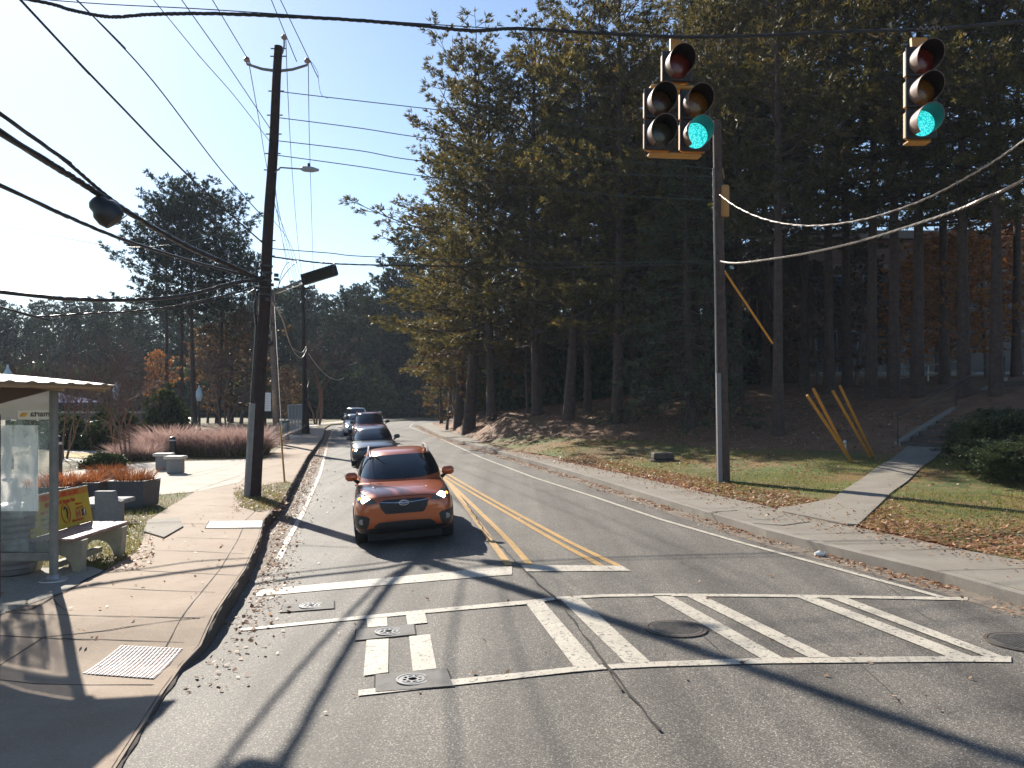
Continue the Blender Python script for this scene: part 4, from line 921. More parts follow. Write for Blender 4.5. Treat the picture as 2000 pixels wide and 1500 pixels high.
# cables --------------------------------------------------------------
def smooth_pts(P, n=8):
    if len(P) < 3: return P
    out = []
    for i in range(len(P) - 1):
        p0 = P[max(i - 1, 0)]; p1 = P[i]; p2 = P[i + 1]; p3 = P[min(i + 2, len(P) - 1)]
        for k in range(n):
            s_ = k / n; out.append(.5 * ((2 * p1) + (-p0 + p2) * s_ + (2 * p0 - 5 * p1 + 4 * p2 - p3) * s_ ** 2 + (-p0 + 3 * p1 - 3 * p2 + p3) * s_ ** 3))
    out.append(P[-1]); return out
def cable(label, P, r_, m=None, wob=0, strands=1, name='cable', cat='cable', grp=None):
    P = smooth_pts([Vector(p) for p in P]); b = MB(); dn = []
    for i in range(len(P) - 1):
        n = 3 if strands > 1 else 1
        for k in range(n): dn.append(P[i].lerp(P[i + 1], k / n))
    dn.append(P[-1])
    for s_ in range(strands):
        o = [Vector((math.sin(i * .9 + s_ * 2.1) * wob, math.cos(i * .7 + s_) * wob * .3, math.cos(i * .9 + s_ * 2.1) * wob)) for i in range(len(dn))]
        b.tube([p + q for p, q in zip(dn, o)], r_, 5 if r_ < .02 else 7)
    o = b.build(name, m or M['cable'], auto=60); tag(o, label, cat, grp); return o
def X0(px, py, X): # pixel on the plane x = X
    Y = X * F / (px - 1000); return A(px, py, Y)
def ext(P, n=1.0): # carry a cable on past the frame
    a, b_ = P[-2], P[-1]; return P + [b_ + (b_ - a).normalized() * n]
# span wire that carries the signals
sp = [A(-300, -60, SY)] + [A(x, y, SY) for x, y in ((60, 0), (140, 20), (215, 33), (300, 28), (430, 27), (640, 36), (800, 48), (920, 60), (1010, 56), (1150, 64), (1320, 72), (1480, 70), (1650, 62), (1799, 58), (2000, 42))] + [A(2400, 10, SY)]
cable('thick black span cable bundle crossing the top of the view and carrying both signals', sp, .014, wob=.009, strands=4)
cable('thin cable just above the black span bundle at the top left', [A(-300, -40, SY), A(120, 2, SY), A(400, 18, SY), A(700, 38, SY), A(1000, 58, SY)], .006)
cable('small black wire loop hanging from the span cable beside the five section light', [A(1325 + 30, 92, SY), A(1368, 85, SY), A(1381, 74, SY)] + [A(1384 + 19 * math.cos(a), 92 + 19 * math.sin(a), SY) for a in np.linspace(-2.2, 4.6, 14)], .005)
cable('coiled bright tie wire on the span cable above the three section light', [A(1790 + 4 * i, 55 + 4 * math.sin(i * 2.2), SY - .02) for i in range(16)], .004, M['cable_sheen'])
j = on_pole(545)
def lp(px, py, X=-6.9): return X0(px, py, X)
c1 = [j + Vector((-.1, -.1, 0)), lp(440, 512, -6.75), lp(350, 470, -6.8), lp(230, 398), lp(120, 308), lp(0, 222)]; cable('black cable just above the thick bundle running from the leaning pole to the upper left', ext(c1, 18), .022, wob=.011, strands=3)
c2 = [j + Vector((-.1, -.1, -.03)), lp(450, 520, -6.75), lp(350, 474, -6.8), lp(215, 393), lp(140, 345), lp(70, 302), lp(0, 258)]; cable('thickest black cable bundle running from the leaning pole to the left edge', ext(c2, 18), .045, wob=.010, strands=2)
c3 = [j + Vector((-.1, -.05, 0)), lp(450, 530, -6.8), lp(350, 503, -6.9), lp(230, 464), lp(110, 413), lp(0, 362)]; cable('lashed cable below the splice case sweeping to the left edge', ext(c3, 18), .028, wob=.005, strands=2)
cable('thin drop wire sagging across the left sky behind the pine group', [A(515, 420, 24), A(430, 455, 25), A(330, 478, 26), A(240, 482, 27), A(120, 463, 27), A(0, 438, 27), A(-200, 380, 27)], .014, M['wire_green'])
c5 = [on_pole(548), A(465, 551, 20.4), A(370, 575, 19.6), A(290, 584, 19), A(200, 586, 18.2), A(100, 581, 17.4), A(0, 570, 16.5)]; cable('heavy black cable sagging low across the left sky', ext(c5, 14), .042, wob=.005, strands=2)
c6 = [on_pole(556), A(460, 572, 20.4), A(350, 596, 19.6), A(260, 608, 19), A(180, 612, 18.2), A(75, 618, 17.4), A(30, 608, 16.8), A(0, 600, 16.5)]; cable('lowest thin black cable sagging over the left treeline', ext(c6, 14), .02, wob=.005, strands=2)
def ln(label, P, r_, m=None, e=20, **k): cable(label, ext(P, e), r_, m, **k)
ln('medium cable running from the middle of the leaning pole to the top left corner', [on_pole(476) + Vector((-.1, 0, 0)), lp(400, 374), lp(325, 300), lp(250, 222), lp(150, 118), lp(40, 0)], .019)
ln('green wire ending at the pole below the lamp and leaving at the upper left', [on_pole(428) + Vector((-.1, 0, 0)), lp(430, 330, -6.7), lp(300, 160, -6.7), lp(190, 40, -6.7), lp(150, 0, -6.7)], .013, M['wire_green'])
ln('faint thin wire reaching the pole at the lower wire clamp', [on_pole(285), lp(460, 190, -6.4), lp(390, 110, -6.4), lp(300, 0, -6.4)], .008, M['wire_green'])
ln('second faint thin wire reaching the pole above the clamp', [on_pole(262), lp(440, 120, -6.3), lp(355, 0, -6.3)], .010, M['wire_green'])
kL, kT, kR = A(485, 117, 20.6), A(558, 68, 21), A(602, 112, 21.2)
P3 = Vector((-14.35, 57, .1)); P3T = A(591, 556, 57)
ln('overhead line held by the left insulator of the leaning pole', [kL, X0(415, 0, kL.x * 1.02)], .011, M['wire_green'])
ln('overhead line held by the top insulator of the leaning pole', [kT, X0(530, 0, kT.x * 1.02)], .011, M['wire_green'])
ln('overhead line held by the right insulator of the leaning pole', [kR, X0(548, 0, kR.x * 1.10)], .011, M['wire_green'])
cable('line from the left insulator on towards the far pole', [kL, A(505, 230, 26), A(522, 330, 33), A(548, 450, 43), P3T + Vector((-.8, 0, -.2))], .011, M['wire_green'])
cable('line from the top insulator on towards the far pole', [kT, A(563, 200, 27), A(571, 340, 36), A(582, 475, 47), P3T + Vector((0, 0, .2))], .011, M['wire_green'])
cable('line from the right insulator on towards the far pole', [kR, A(604, 260, 29), A(608, 400, 40), A(611, 500, 50), P3T + Vector((.8, 0, -.2))], .011, M['wire_green'])
for i, (a, b_) in enumerate(((185, 600), (360, 575), (380, 560), (390, 548))):
    cable('faint secondary line running down behind the floodlight, number %s from the pole' % ('first', 'second', 'third', 'fourth')[i] if False else ['faint secondary line leaving the pole under the lamp towards the far pole', 'slack secondary line just right of the leaning pole', 'thin secondary line passing behind the floodlight arm', 'thin line lowest of those running to the far pole'][i],
          [on_pole(300 + 40 * i), A(552 + 8 * i, 470 + 10 * i, 34), P3T + Vector((-.3 + .15 * i, 0, -.6 - .35 * i))], .008, M['wire_green'])
for lab, y0, pts, y1 in (('topmost line from the leaning pole across the road to the right', 178, ((640, 190, 21.1), (885, 218, 21.5)), 262), ('second line across the road from the leaning pole', 229, ((700, 250, 21.2), (840, 271, 21.5)), 330),
                     ('third line across the road from the leaning pole', 274, ((700, 294, 21.2), (830, 315, 21.5)), 345), ('fourth line across the road from the leaning pole', 302, ((700, 325, 21.2), (850, 347, 21.5)), 392), ('faint line across the road above the black cable', 485, ((640, 494, 21.2), (740, 502, 21.5)), 508)):
    cable(lab, [on_pole(y0)] + [A(*p) for p in pts] + [A(1150, (pts[-1][1] * .5 + y1 * .5) + 8, 22), on_q(y1)], .012, M['wire_green'])
cable('black cable crossing low from the leaning pole to the grey pole', [on_pole(500), A(580, 508, 21), A(650, 515, 21.1), A(800, 519, 21.5), A(1100, 522, 22), on_q(512)], .018, wob=.004, strands=2)
cable('small jumper loop from the black crossing cable down to the pole clamps', [A(578, 506, 20.9), A(560, 515, 20.8), A(548, 540, 20.8), A(543, 565, 20.9)], .008)
cable('curved supply wire from the crossing cable to the floodlight', [A(583, 509, 20.8), A(565, 525, 20.7), A(550, 545, 20.7), A(545, 556, 20.8)], .010)
cable('supply wire looping over the end of the floodlight', [A(625, 514, 20.8), A(643, 510, 20.5), A(654, 517, 20.1), A(655, 527, 19.9)], .008)
cable('thin tail wire dropping from the right insulator to a clamp', [A(606, 118, 21.2), A(620, 140, 21.2), A(623, 165, 21.2), A(628, 185, 21.2), A(640, 192, 21.1)], .006)
cable('bright loose cable hanging from the leaning pole to the far pole', [on_pole(590) + Vector((.2, 0, 0)), A(552, 625, 24), A(562, 660, 30), A(575, 688, 38), A(588, 699, 46), A(596, 690, 52), A(599, 680, 57)], .018, M['cable_sheen'], wob=.01, strands=2)
cable('slack bright cable looping past the far pole', [A(543, 600, 21.3), A(560, 650, 27), A(572, 680, 35), A(590, 688, 48), A(598, 676, 56.5)], .012, M['cable_sheen'])
cable('sagging cable beyond the far pole', [A(602, 690, 57), A(620, 715, 66), A(640, 735, 75), A(660, 742, 85), A(672, 738, 95)], .03, M['cable_sheen'])
cable('upper bright cable sagging right of the grey pole', [on_q(378), A(1440, 405, 20.5), A(1500, 430, 18.5), A(1580, 441, 16.8), A(1680, 430, 15), A(1790, 396, 13.6), A(1890, 346, 12.6), A(1975, 292, 11.9), A(2060, 225, 11.2), A(2300, 20, 10)], .013, M['cable_sheen'], wob=.007, strands=2)
cable('lower bright cable rising right of the grey pole', [on_q(510), A(1440, 514, 20.5), A(1520, 504, 18.5), A(1600, 490, 16.8), A(1700, 465, 15.2), A(1850, 417, 13.4), A(1930, 384, 12.6), A(2000, 351, 12), A(2300, 180, 10)], .014, M['cable_sheen'], wob=.012, strands=3)
# splice case
q = X0(206, 412, -6.85); t = thing('splice_case', 'black rounded splice case hanging under the thick cable bundle', 'cable splice case', q)
ax = (lp(140, 345) - lp(215, 393)).normalized(); b = MB(); pr = [(-.25, .09), (-.22, .19), (-.1, .235), (.03, .225), (.10, .17), (.19, .16), (.25, .11), (.27, .04)]
d2 = Vector((.55, .2, -.62)).normalized()
b.tube([q - d2 * x for x, r_ in pr], [r_ for x, r_ in pr], 14); b.build('case', M['black_plastic'], t, auto=50)
b = MB(); b.tube([q + d2 * .25, X0(247, 421, -6.85)], .012, 5); b.tube([q + Vector((0, 0, .1)), X0(195, 385, -6.88)], .03, 6); b.tube([q + Vector((0, 0, -.2)), q + Vector((.02, 0, -.28))], .015, 5); b.build('straps', M['steel_grey'], t)
b = MB(); b.lathe(q + Vector((.16, -.1, -.0)), [(.03, 0), (.03, .03)], 8); 
# guys of the grey pole with yellow guards
yel = mat('yellow_guy_guard', (.55, .24, .02), .5, 0, 6, (.42, .18, .02))
for lab, bt, tp_, py in (('yellow guy guard left of its pair with the shortest top', (1665, 902), (1577, 770), 514), ('yellow guy guard right of the left pair', (1663, 900), (1588, 755), 402), ('yellow guy guard left of the right pair', (1702, 894), (1624, 755), 368), ('yellow guy guard farthest to the right', (1708, 893), (1638, 748), 250)):
    base = GZ(bt[0], bt[1] + 3); top = on_q(py); q2 = (tp_[1] - base.z)
    d = (top - base); s_ = 3.0 / d.length
    # lean of the guy in space follows the line to the pole
    t = thing('guy_wire', lab + ' on the grey pole stay', 'guy wire', base, 'stays of the grey pole')
    b = MB(); b.tube([base, top], .006, 4); b.build('strand', M['wire_green'], t)
    b = MB(); b.tube([base + d * .01, base + d * s_], .042, 8); b.build('guard', yel, t, auto=50)
    if py == 514:
        b = MB(); b.tube([base + d * .63, base + d * .965], .028, 8); b.build('strain_rod', mat('orange_strain_rod', (.6, .25, .02), .5), t, auto=50)
# second and far poles on the left
t = thing('utility_pole', 'pale grey wooden pole behind the leaning pole, beside the green cabinet', 'utility pole', GL(541, 867))
b = MB(); q = t.location; b.tube([q - Vector((0, 0, .2)), q + Vector((-.3, 0, 8.2))], [.20, .14], 12); b.build('shaft', M['wood_grey'], t, auto=40)
b = MB(); b.tube([q + Vector((-.25, -.2, 6.6)), q + Vector((.3, -.3, 6.3))], .03, 5); b.tube([q + Vector((-.25, -.2, 6.9)), q + Vector((-.25, -.2, 5.7))], .02, 4); b.lathe(q + Vector((-.35, -.2, 5.35)), [(.05, 0), (.2, .1), (.2, .3), (.08, .45)], 10); b.build('hanging_fitting', M['cable'], t)
cable('bright cable end hanging beside the pale grey pole', [q + Vector((-.6, -.3, 6.1)), q + Vector((-.3, -.3, 5.9)), q + Vector((-.2, -.3, 6.2)), q + Vector((-.22, -.3, 5.6))], .035, M['cable_sheen'])
t = thing('utility_pole', 'dark slim utility pole far down the left pavement', 'utility pole', P3)
b = MB(); b.tube([P3 - Vector((0, 0, .2)), P3 + (P3T - P3) * .25, P3T], [.30, .17, .12], 12); b.build('shaft', M['wood_dark'], t, auto=40)
b = MB(); b.tube([P3T + Vector((-.9, 0, -.25)), P3T + Vector((.9, 0, -.25))], .05, 5); b.build('crossarm', M['wood_dark'], t)
b = MB()
for x in (-.8, 0, .8): b.lathe(P3T + Vector((x, 0, -.2)), [(.05, 0), (.09, .06), (.05, .2)], 8)
b.build('insulator', M['insul'], t)
# yellow guarded stay at the kerb
base = GL(556, 943); t = thing('guy_wire', 'orange guarded stay anchored in the verge right of the leaning pole', 'guy wire', base)
top = A(536, 598, 44); d = top - base; b = MB(); b.tube([base, top], .01, 4); b.build('strand', M['cable'], t)
g = A(547, 832, 26.5); b = MB(); b.tube([base, g], .03, 8); b.build('guard', yel, t, auto=50)
# little things in the left distance
q = GL(556, 862); t = thing('utility_cabinet', 'grey green utility cabinet on the verge between the pale grey pole and the fence', 'cabinet', q)
b = MB(); b.box(q + Vector((0, 0, .6)), (.50, .45, 1.15), bevel=.04); bd = b.build('box', mat('grey_green_cabinet', (.10, .15, .14), .5), t)
b = MB(); b.box(q + Vector((0, -.235, .62)), (.42, .02, .95), bevel=.008); b.build('door', mat('grey_green_door', (.12, .17, .16), .5), bd)
b = MB(); b.box(q + Vector((0, 0, 1.19)), (.56, .52, .05), bevel=.02); b.build('lid', mat('cabinet_lid', (.14, .19, .18), .5), t)
fa, fb = GL(563, 848), GL(594, 838)
t = thing('chain_link_fence', 'chain link fence panel left of the far pole', 'fence', fa)
b = MB(); n = 5
for i in range(n + 1): p = fa.lerp(fb, i / n); b.tube([p, p + Vector((0, 0, 2.0))], .04, 6)
b.build('post', M['galv'], t); b = MB(); b.tube([fa + Vector((0, 0, 2)), fb + Vector((0, 0, 2))], .035, 6); b.build('top_rail', M['galv'], t)
b = MB(); L = (fb - fa).length; k = int(L / .16)
for i in range(-12, k):
    for s_ in (1, -1):
        a = i * .16; p = []
        for u, z in ((a, 0), (a + 1.95, 1.95)):
            if s_ < 0: u = L - u
            p.append((u, z))
        (u0, z0), (u1, z1) = p
        def clipu(u0, z0, u1, z1):
            T = [0, 1]; du = u1 - u0
            for bnd in (0, L):
                tt = (bnd - u0) / du
                if (u0 < 0 and bnd == 0) or (u0 > L and bnd == L): T[0] = max(T[0], tt)
                if (u1 < 0 and bnd == 0) or (u1 > L and bnd == L): T[1] = min(T[1], tt)
            return T
        T = clipu(u0, z0, u1, z1)
        if T[0] >= T[1]: continue
        pp = [fa.lerp(fb, (u0 + (u1 - u0) * q_) / L) + Vector((0, 0, z0 + (z1 - z0) * q_)) for q_ in T]
        b.tube(pp, .006, 3, cap=False)
b.build('chain_link_mesh', M['galv'], t)
q = GL(518, 868); t = thing('notice_board', 'white notice board with faint lines on a dark post behind the leaning pole', 'notice board', q)
S1 = q.y / F
b = MB(); b.tube([q, q + Vector((0, 0, 2.2))], .07, 8); b.build('post', M['wood_dark'], t)
c = A(521, 785, q.y - .1); b = MB(); b.box(c, (16 * S1, .04, 36 * S1), bevel=.01); bd = b.build('board', mat('white_board', (.75, .75, .72), .5), t)
b = MB()
for i in range(9): b.box(c + Vector((random.uniform(-.02, .02), -.024, (14 - i * 3.4) * S1)), (random.uniform(6, 12) * S1, .006, .7 * S1))
b.build('printed_lines', mat('grey_print', (.3, .32, .36), .6), bd)
def acorn(px, py_top, Y, lab):
    tp = A(px, py_top, Y); base = Vector((tp.x, Y, zL(Y))); t = thing('lamp_post', lab, 'lamp post', base, 'acorn lamp posts around the plaza')
    b = MB(); b.lathe(base, [(.2, 0), (.2, .3), (.13, .5), (.09, .9), (.055, tp.z - 1.0)], 12); b.build('post', M['black_plastic'], t, auto=40)
    b = MB(); b.lathe((tp.x, Y, tp.z - .95), [(.09, 0), (.15, .1), (.19, .35), (.16, .5)], 14); b.build('globe', mat('frosted_globe', (.5, .6, .66), .25), t, auto=50)
    b = MB(); b.lathe((tp.x, Y, tp.z - .45), [(.18, 0), (.15, .1), (.08, .25), (.05, .3), (.03, .45)], 14); b.build('cap', mat('pale_lamp_cap', (.4, .5, .55), .4), t, auto=50)
acorn(389, 752, 48, 'dark lamp post with a pale blue acorn globe in front of the pine group')
acorn(227, 746, 44, 'lamp post with a glass acorn globe among the bare trees')
acorn(15, 712, 30, 'lamp post whose globe shows just above the bus shelter roof')
# bollards and benches of the plaza
def bollard(px, py, h, lab):
    q = GL(px, py); t = thing('bollard', lab, 'bollard', q, 'dark bollards on the plaza')
    b = MB(); b.lathe(q, [(.13, 0), (.13, h * .8), (.115, h * .8), (.115, h * .86), (.13, h * .86), (.12, h * .95), (.06, h)], 14); b.build('post', M['black_plastic'], t, auto=40)
    b = MB(); b.lathe(q + Vector((0, 0, h * .8)), [(.118, 0), (.118, h * .06)], 14); b.build('light_ring', mat('pale_ring', (.5, .5, .5), .4), t)
bollard(337, 897, .95, 'dark cylindrical bollard behind the small stone table'); bollard(113, 935, 1.35, 'dark bollard just right of the bus shelter post')
q = GL(337, 925); t = thing('stone_seat', 'front grey stone block seat with a pale cap on the plaza', 'stone seat', q, 'stone block seats on the plaza')
s1 = q.y / F
st_m = mat('grey_stone', (.17, .17, .17), .8, 0, 10, (.22, .21, .2)); cap_m = mat('pale_stone_cap', (.46, .42, .36), .7)
b = MB(); b.box(q + Vector((0, .25, .24)), (.46, .42, .48), bevel=.02); b.build('block', st_m, t); b = MB(); b.box(q + Vector((0, .25, .53)), (.62, .56, .10), bevel=.02); b.build('cap', cap_m, t)
r_ = dup(t, GL(316, 918), 'rear grey stone block seat half hidden by the front one', rz=R(8)) 
# planters
pl_m = mat('charcoal_planter', (.055, .055, .062), .6, 0, 5, (.085, .08, .085)); soil = mat('soil', (.04, .03, .02), .95)
def blades(n, rad, h, w_, lean, seed, m, name, jit=.5, droop=.4):
    g = np.random.default_rng(seed); V = []; Q = []; T = []
    r0 = rad * np.sqrt(g.random(n)); a0 = g.random(n) * 6.283; a = a0 + g.normal(0, .5, n)
    x0 = r0 * np.cos(a0); y0 = r0 * np.sin(a0); hh = h * (1 - jit + jit * g.random(n)); ln = lean * (.3 + g.random(n)) * (r0 / rad + .25)
    ws = w_ * (.6 + .8 * g.random(n)); sa = g.random(n) * 6.283
    k = 4; V = np.zeros((n, k * 2, 3))
    for i in range(k):
        u = i / (k - 1); px = x0 + np.cos(a) * ln * u ** 1.6 * h; py = y0 + np.sin(a) * ln * u ** 1.6 * h; pz = hh * (u - droop * .35 * u ** 3)
        ww = ws * (1 - u * .9); V[:, 2 * i] = np.stack([px - np.cos(sa) * ww, py - np.sin(sa) * ww, pz], 1); V[:, 2 * i + 1] = np.stack([px + np.cos(sa) * ww, py + np.sin(sa) * ww, pz], 1)
    base = (np.arange(n) * 2 * k)[:, None]; q = np.concatenate([base + np.array([[2 * i, 2 * i + 1, 2 * i + 3, 2 * i + 2]]) for i in range(k - 1)], 0)
    return fast_mesh(name, V.reshape(-1, 3), q, np.repeat(g.random(n), 2 * k), m)
def planter(px, py, wx, wy, h, rz, lab, seed, gh=.45):
    q = GL(px, py); t = thing('planter', lab, 'planter', q, 'charcoal planters beside the plaza', rz=rz)
    b = MB(); tw = .07
    pr = lambda X, Y, z: [(-X, -Y, z), (X, -Y, z), (X, Y, z), (-X, Y, z)]
    X, Y = wx / 2, wy / 2; vs = pr(X * .9, Y * .9, 0) + pr(X, Y, h) + pr(X - tw, Y - tw, h) + pr(X - tw, Y - tw, h - .1)
    fs = [(3, 2, 1, 0)] + [(4 * k + i, 4 * k + (i + 1) % 4, 4 * k + 4 + (i + 1) % 4, 4 * k + 4 + i) for k in range(3) for i in range(4)]
    b.add(vs, fs); b.build('tub', pl_m, t, local=True); b = MB(); b.box((0, 0, h - .09), (wx - 2 * tw, wy - 2 * tw, .04)); b.build('soil', soil, t, local=True)
    me = blades(750, .5, gh, .011, .7, seed, M['red_grass'], 'rusty_grass', jit=.85); o = link_mesh('rusty_grass', me, t); o.location = (0, 0, h - .08); o.scale = (wx * .95, wy * .95, 1)
    return t
planter(263, 988, .86, .8, .62, R(-4), 'charcoal planter with rust red grass nearest the plaza entrance', 1)
planter(212, 976, .9, .8, .62, R(18), 'charcoal planter in the shade left of the front planter', 2)
planter(150, 985, 1.3, .9, .55, R(6), 'wide planter of rusty grass behind the yellow bench', 3)
planter(100, 990, 1.2, .9, .5, R(0), 'planter of rusty grass partly behind the shelter post', 4)
q = GL(208, 1034); t = thing('concrete_bench', 'stepped grey concrete bench end behind the yellow advertising bench', 'concrete block', q)
b = MB(); b.prism([(0, 0), (0, .52), (-.12, .58), (-.16, .72), (-.5, .72), (-.5, 0)], .16, Matrix(((1, 0, 0), (0, 0, 1), (0, 1, 0))), q + Vector((.22, .1, 0))); b.build('end_slab', st_m, t)
b = MB(); b.box(q + Vector((-.55, .8, .42)), (.9, 1.3, .09), bevel=.02); b.box(q + Vector((-.7, 1.2, .2)), (.5, .14, .4)); b.build('seat', st_m, t)
# advertising bench
bx, by0, by1 = -6.55, 11.75, 13.35
t = thing('bench', 'concrete legged bench with a yellow hair salon advertisement on its backrest', 'bench', (bx, 12.5, 0))
leg_m = mat('pale_bench_concrete', (.34, .31, .22), .8, 0, 9, (.27, .24, .18), bump=.2, bscale=40)
for y in (by0 + .1, by1 - .28):
    b = MB(); prof = [(-.36, 0), (-.30, .16), (-.2, .24), (-.04, .26), (.08, .22), (.16, .13), (.20, 0), (.30, 0), (.34, .46), (-.42, .46), (-.5, .95), (-.42, 1.0), (-.56, 1.0), (-.60, .4), (-.50, 0)]
    b.prism(prof, .16, Matrix(((1, 0, 0), (0, 0, 1), (0, 1, 0))), (bx, y, 0)); b.build('leg', leg_m, t)
b = MB(); b.box((bx - .1, (by0 + by1) / 2, .09), (.1, by1 - by0 - .3, .08)); b.build('stretcher', leg_m, t)
b = MB()
for i in range(3): b.box((bx - .26 + i * .22, (by0 + by1) / 2, .485), (.2, by1 - by0 + .1, .045), bevel=.01)
b.build('seat', mat('worn_red_slats', (.36, .25, .22), .6, 0, 10, (.2, .09, .07)), t)
# backrest panel, leaning back a little, facing the road
pc = Vector((bx - .37, (by0 + by1) / 2, .80)); lean = Matrix.Rotation(R(-10), 3, 'Y')
yc = mat('faded_yellow_sign', (.46, .34, .02), .5, 0, 4, (.38, .29, .04))
b = MB(); b.box(pc, (.03, by1 - by0 + .12, .58), rot=lean, bevel=.008); bk = b.build('backrest', yc, t)
b = MB(); b.box(pc + lean @ Vector((0, 0, .295)), (.045, by1 - by0 + .13, .018), rot=lean); b.build('backrest_rim', mat('bright_rim', (.6, .55, .45), .5), bk)
b = MB(); b.box(pc + lean @ Vector((.018, 0, .235)), (.006, by1 - by0 + .04, .1), rot=lean); b.build('banner', mat('sign_orange', (.42, .17, .02), .5), bk)
def text(s_, size, m, org, ex, ey, parent, name='lettering', mirror=False, font_w=None, depth=.002):
    cu = bpy.data.curves.new('t', 'FONT'); cu.body = s_; cu.size = size; cu.extrude = depth; cu.align_x = 'CENTER'; cu.align_y = 'CENTER'; cu.offset = font_w or 0
    o = bpy.data.objects.new('t', cu); COL.objects.link(o); bpy.context.view_layer.update()
    me = bpy.data.meshes.new_from_object(o.evaluated_get(bpy.context.evaluated_depsgraph_get())); bpy.data.objects.remove(o)
    ex = Vector(ex).normalized(); ey = Vector(ey).normalized(); ez = ex.cross(ey); off_ = parent.matrix_basis.translation if parent else Vector()
    rootloc = Vector(org)
    me.transform(Matrix.Translation(rootloc) @ Matrix((ex, ey, ez)).transposed().to_4x4()); me.name = name; me.materials.clear(); me.materials.append(m)
    oo = bpy.data.objects.new(name, me); COL.objects.link(oo); oo.parent = parent; return oo
redt = mat('sign_red_lettering', (.45, .03, .01), .5); dk = mat('sign_dark_lettering', (.03, .02, .02), .5); pink = mat('sign_pink_icon', (.5, .1, .08), .5)
ey = lean @ Vector((0, 0, 1)); ex = Vector((0, 1, 0))
def bt(s_, u, v, size, m, w_=None):
    p = pc + ex * u + ey * v + (lean @ Vector((1, 0, 0))) * .022; o = text(s_, size, m, p - t.location, ex, ey, bk, font_w=w_)
    return o
bt('HER HAIR IS HER GLORY', .02, .232, .098, redt, .003); bt('100% Wavy & Virgin Hair', .0, .12, .082, redt, .002)
for s_, v in (('Hair Bundles', .02), ('Lace Closure', -.07), ('Lace Frontal', -.15)): bt(s_, -.38, v, .068, dk if 'Lace' in s_ else redt)
bt('Starting @ $45', -.38, -.21, .04, redt)
for v in (.02, -.07, -.15): bt('•', -.66, v, .09, redt)
bt('Follow us', .5, .04, .055, redt); bt('on IG & FB', .5, -.025, .05, redt); bt('@hairisherglory', .42, -.205, .055, redt)
b = MB(); P = []
for i in range(25): a = 2 * math.pi * i / 24; P.append(pc + ex * (.10 + .12 * math.cos(a)) + ey * (-.06 + .15 * math.sin(a)) + Vector((.024, 0, 0)))
b.tube(P, .006, 5); b.build('oval_emblem', redt, bk)
b = MB(); b.tube([pc + ex * (.10 + x) + ey * (-.06 + z) + Vector((.026, 0, 0)) for x, z in ((-.05, .05), (-.02, .10), (.03, .07), (.04, .0), (.02, -.05), (.03, -.10))], [.004, .012, .014, .012, .01, .004], 5); b.build('hair_lock', dk, bk)
b = MB(); b.box(pc + ex * .62 + ey * -.11 + (lean @ Vector((.019, 0, 0))), (.008, .115, .115), rot=lean); b.build('social_icon', dk, bk); bt('f', .63, -.115, .13, mat('icon_pale', (.6, .55, .5), .5), .006)
b = MB()
for r0, n_ in ((.06, 4), (.028, 12)):
    P = [pc + ex * (.44 + r0 * math.cos(2 * math.pi * (i + .5) / n_) * (1.25 if n_ == 4 else 1)) + ey * (-.11 + r0 * math.sin(2 * math.pi * (i + .5) / n_) * (1.25 if n_ == 4 else 1)) + Vector((.024, 0, 0)) for i in range(n_ + 1)]; b.tube(P, .007, 5)
b.build('social_icon', pink, bk)

# ------------------------------------------------------------ bus shelter
SP = Vector((-6.48, 11.6, 0)); t = thing('bus_shelter', 'bus shelter with a ribbed tan roof, grey posts and a clouded glass end panel', 'bus shelter', SP)
b = MB(); 
b.lathe(SP, [(.058, 0), (.058, 2.72)], 18); b.build('post', M['steel_grey'], t, auto=40)
b = MB(); b.lathe(SP, [(.19, 0), (.185, .02), (.10, .035), (.075, .07), (.06, .09)], 20); b.build('post_base', M['galv'], t, auto=40)
SP2 = Vector((-6.48, 7.6, 0)); b = MB(); b.lathe(SP2, [(.058, 0), (.058, 2.72)], 18); b.build('post', M['steel_grey'], t, auto=40)
b = MB(); b.box((-8.1, 11.6, 1.35), (.09, .09, 2.7)); b.build('post', M['steel_grey'], t); b = MB(); b.box((-8.1, 7.6, 1.35), (.09, .09, 2.7)); b.build('post', M['steel_grey'], t)
# dark map frame upright in front of the end panel
b = MB(); b.box((-6.36, 10.12, 1.22), (.10, .07, 2.2)); b.build('map_frame', mat('dark_bronze_frame', (.03, .02, .025), .45), t)
# roof: ribbed vault
roof_m = mat('tan_roof_panel', (.25, .19, .12), .6, 0, 3, (.17, .12, .08)); under = mat('tan_roof_underside', (.30, .22, .14), .6)
def rzf(x): # height of the vault over the depth
    u = max(0, -5.75 - x); return 2.70 + .115 * u - .015 * u * u
b = MB(); xs = np.linspace(-5.72, -8.6, 14); ys = np.arange(6.4, 11.80, .07)
vs = []; 
for x in xs:
    for i, y in enumerate(ys): vs.append((x, y, rzf(x) + (.016 if (i // 2) % 3 == 0 else 0)))
ny = len(ys); fs = [(i * ny + j, i * ny + j + 1, (i + 1) * ny + j + 1, (i + 1) * ny + j) for i in range(len(xs) - 1) for j in range(ny - 1)]; b.add(vs, fs)
o = b.build('roof', roof_m, t); md = o.modifiers.new('s', 'SOLIDIFY'); md.thickness = .03; md.offset = -1; bake(o)
for y in (6.5, 7.9, 9.3, 10.6, 11.65):
    b = MB(); b.tube([(x, y, rzf(x) - .075) for x in np.linspace(-5.8, -8.5, 12)], .035, 6); b.build('roof_rib', under, t, auto=40)
b = MB(); b.tube([(-5.8, 6.4, rzf(-5.8) - .03), (-5.8, 11.75, rzf(-5.8) - .03)], .035, 8); b.tube([(-6.48, 6.4, 2.70), (-6.48, 11.75, 2.70)], .05, 8); b.build('roof_beam', under, t, auto=40)
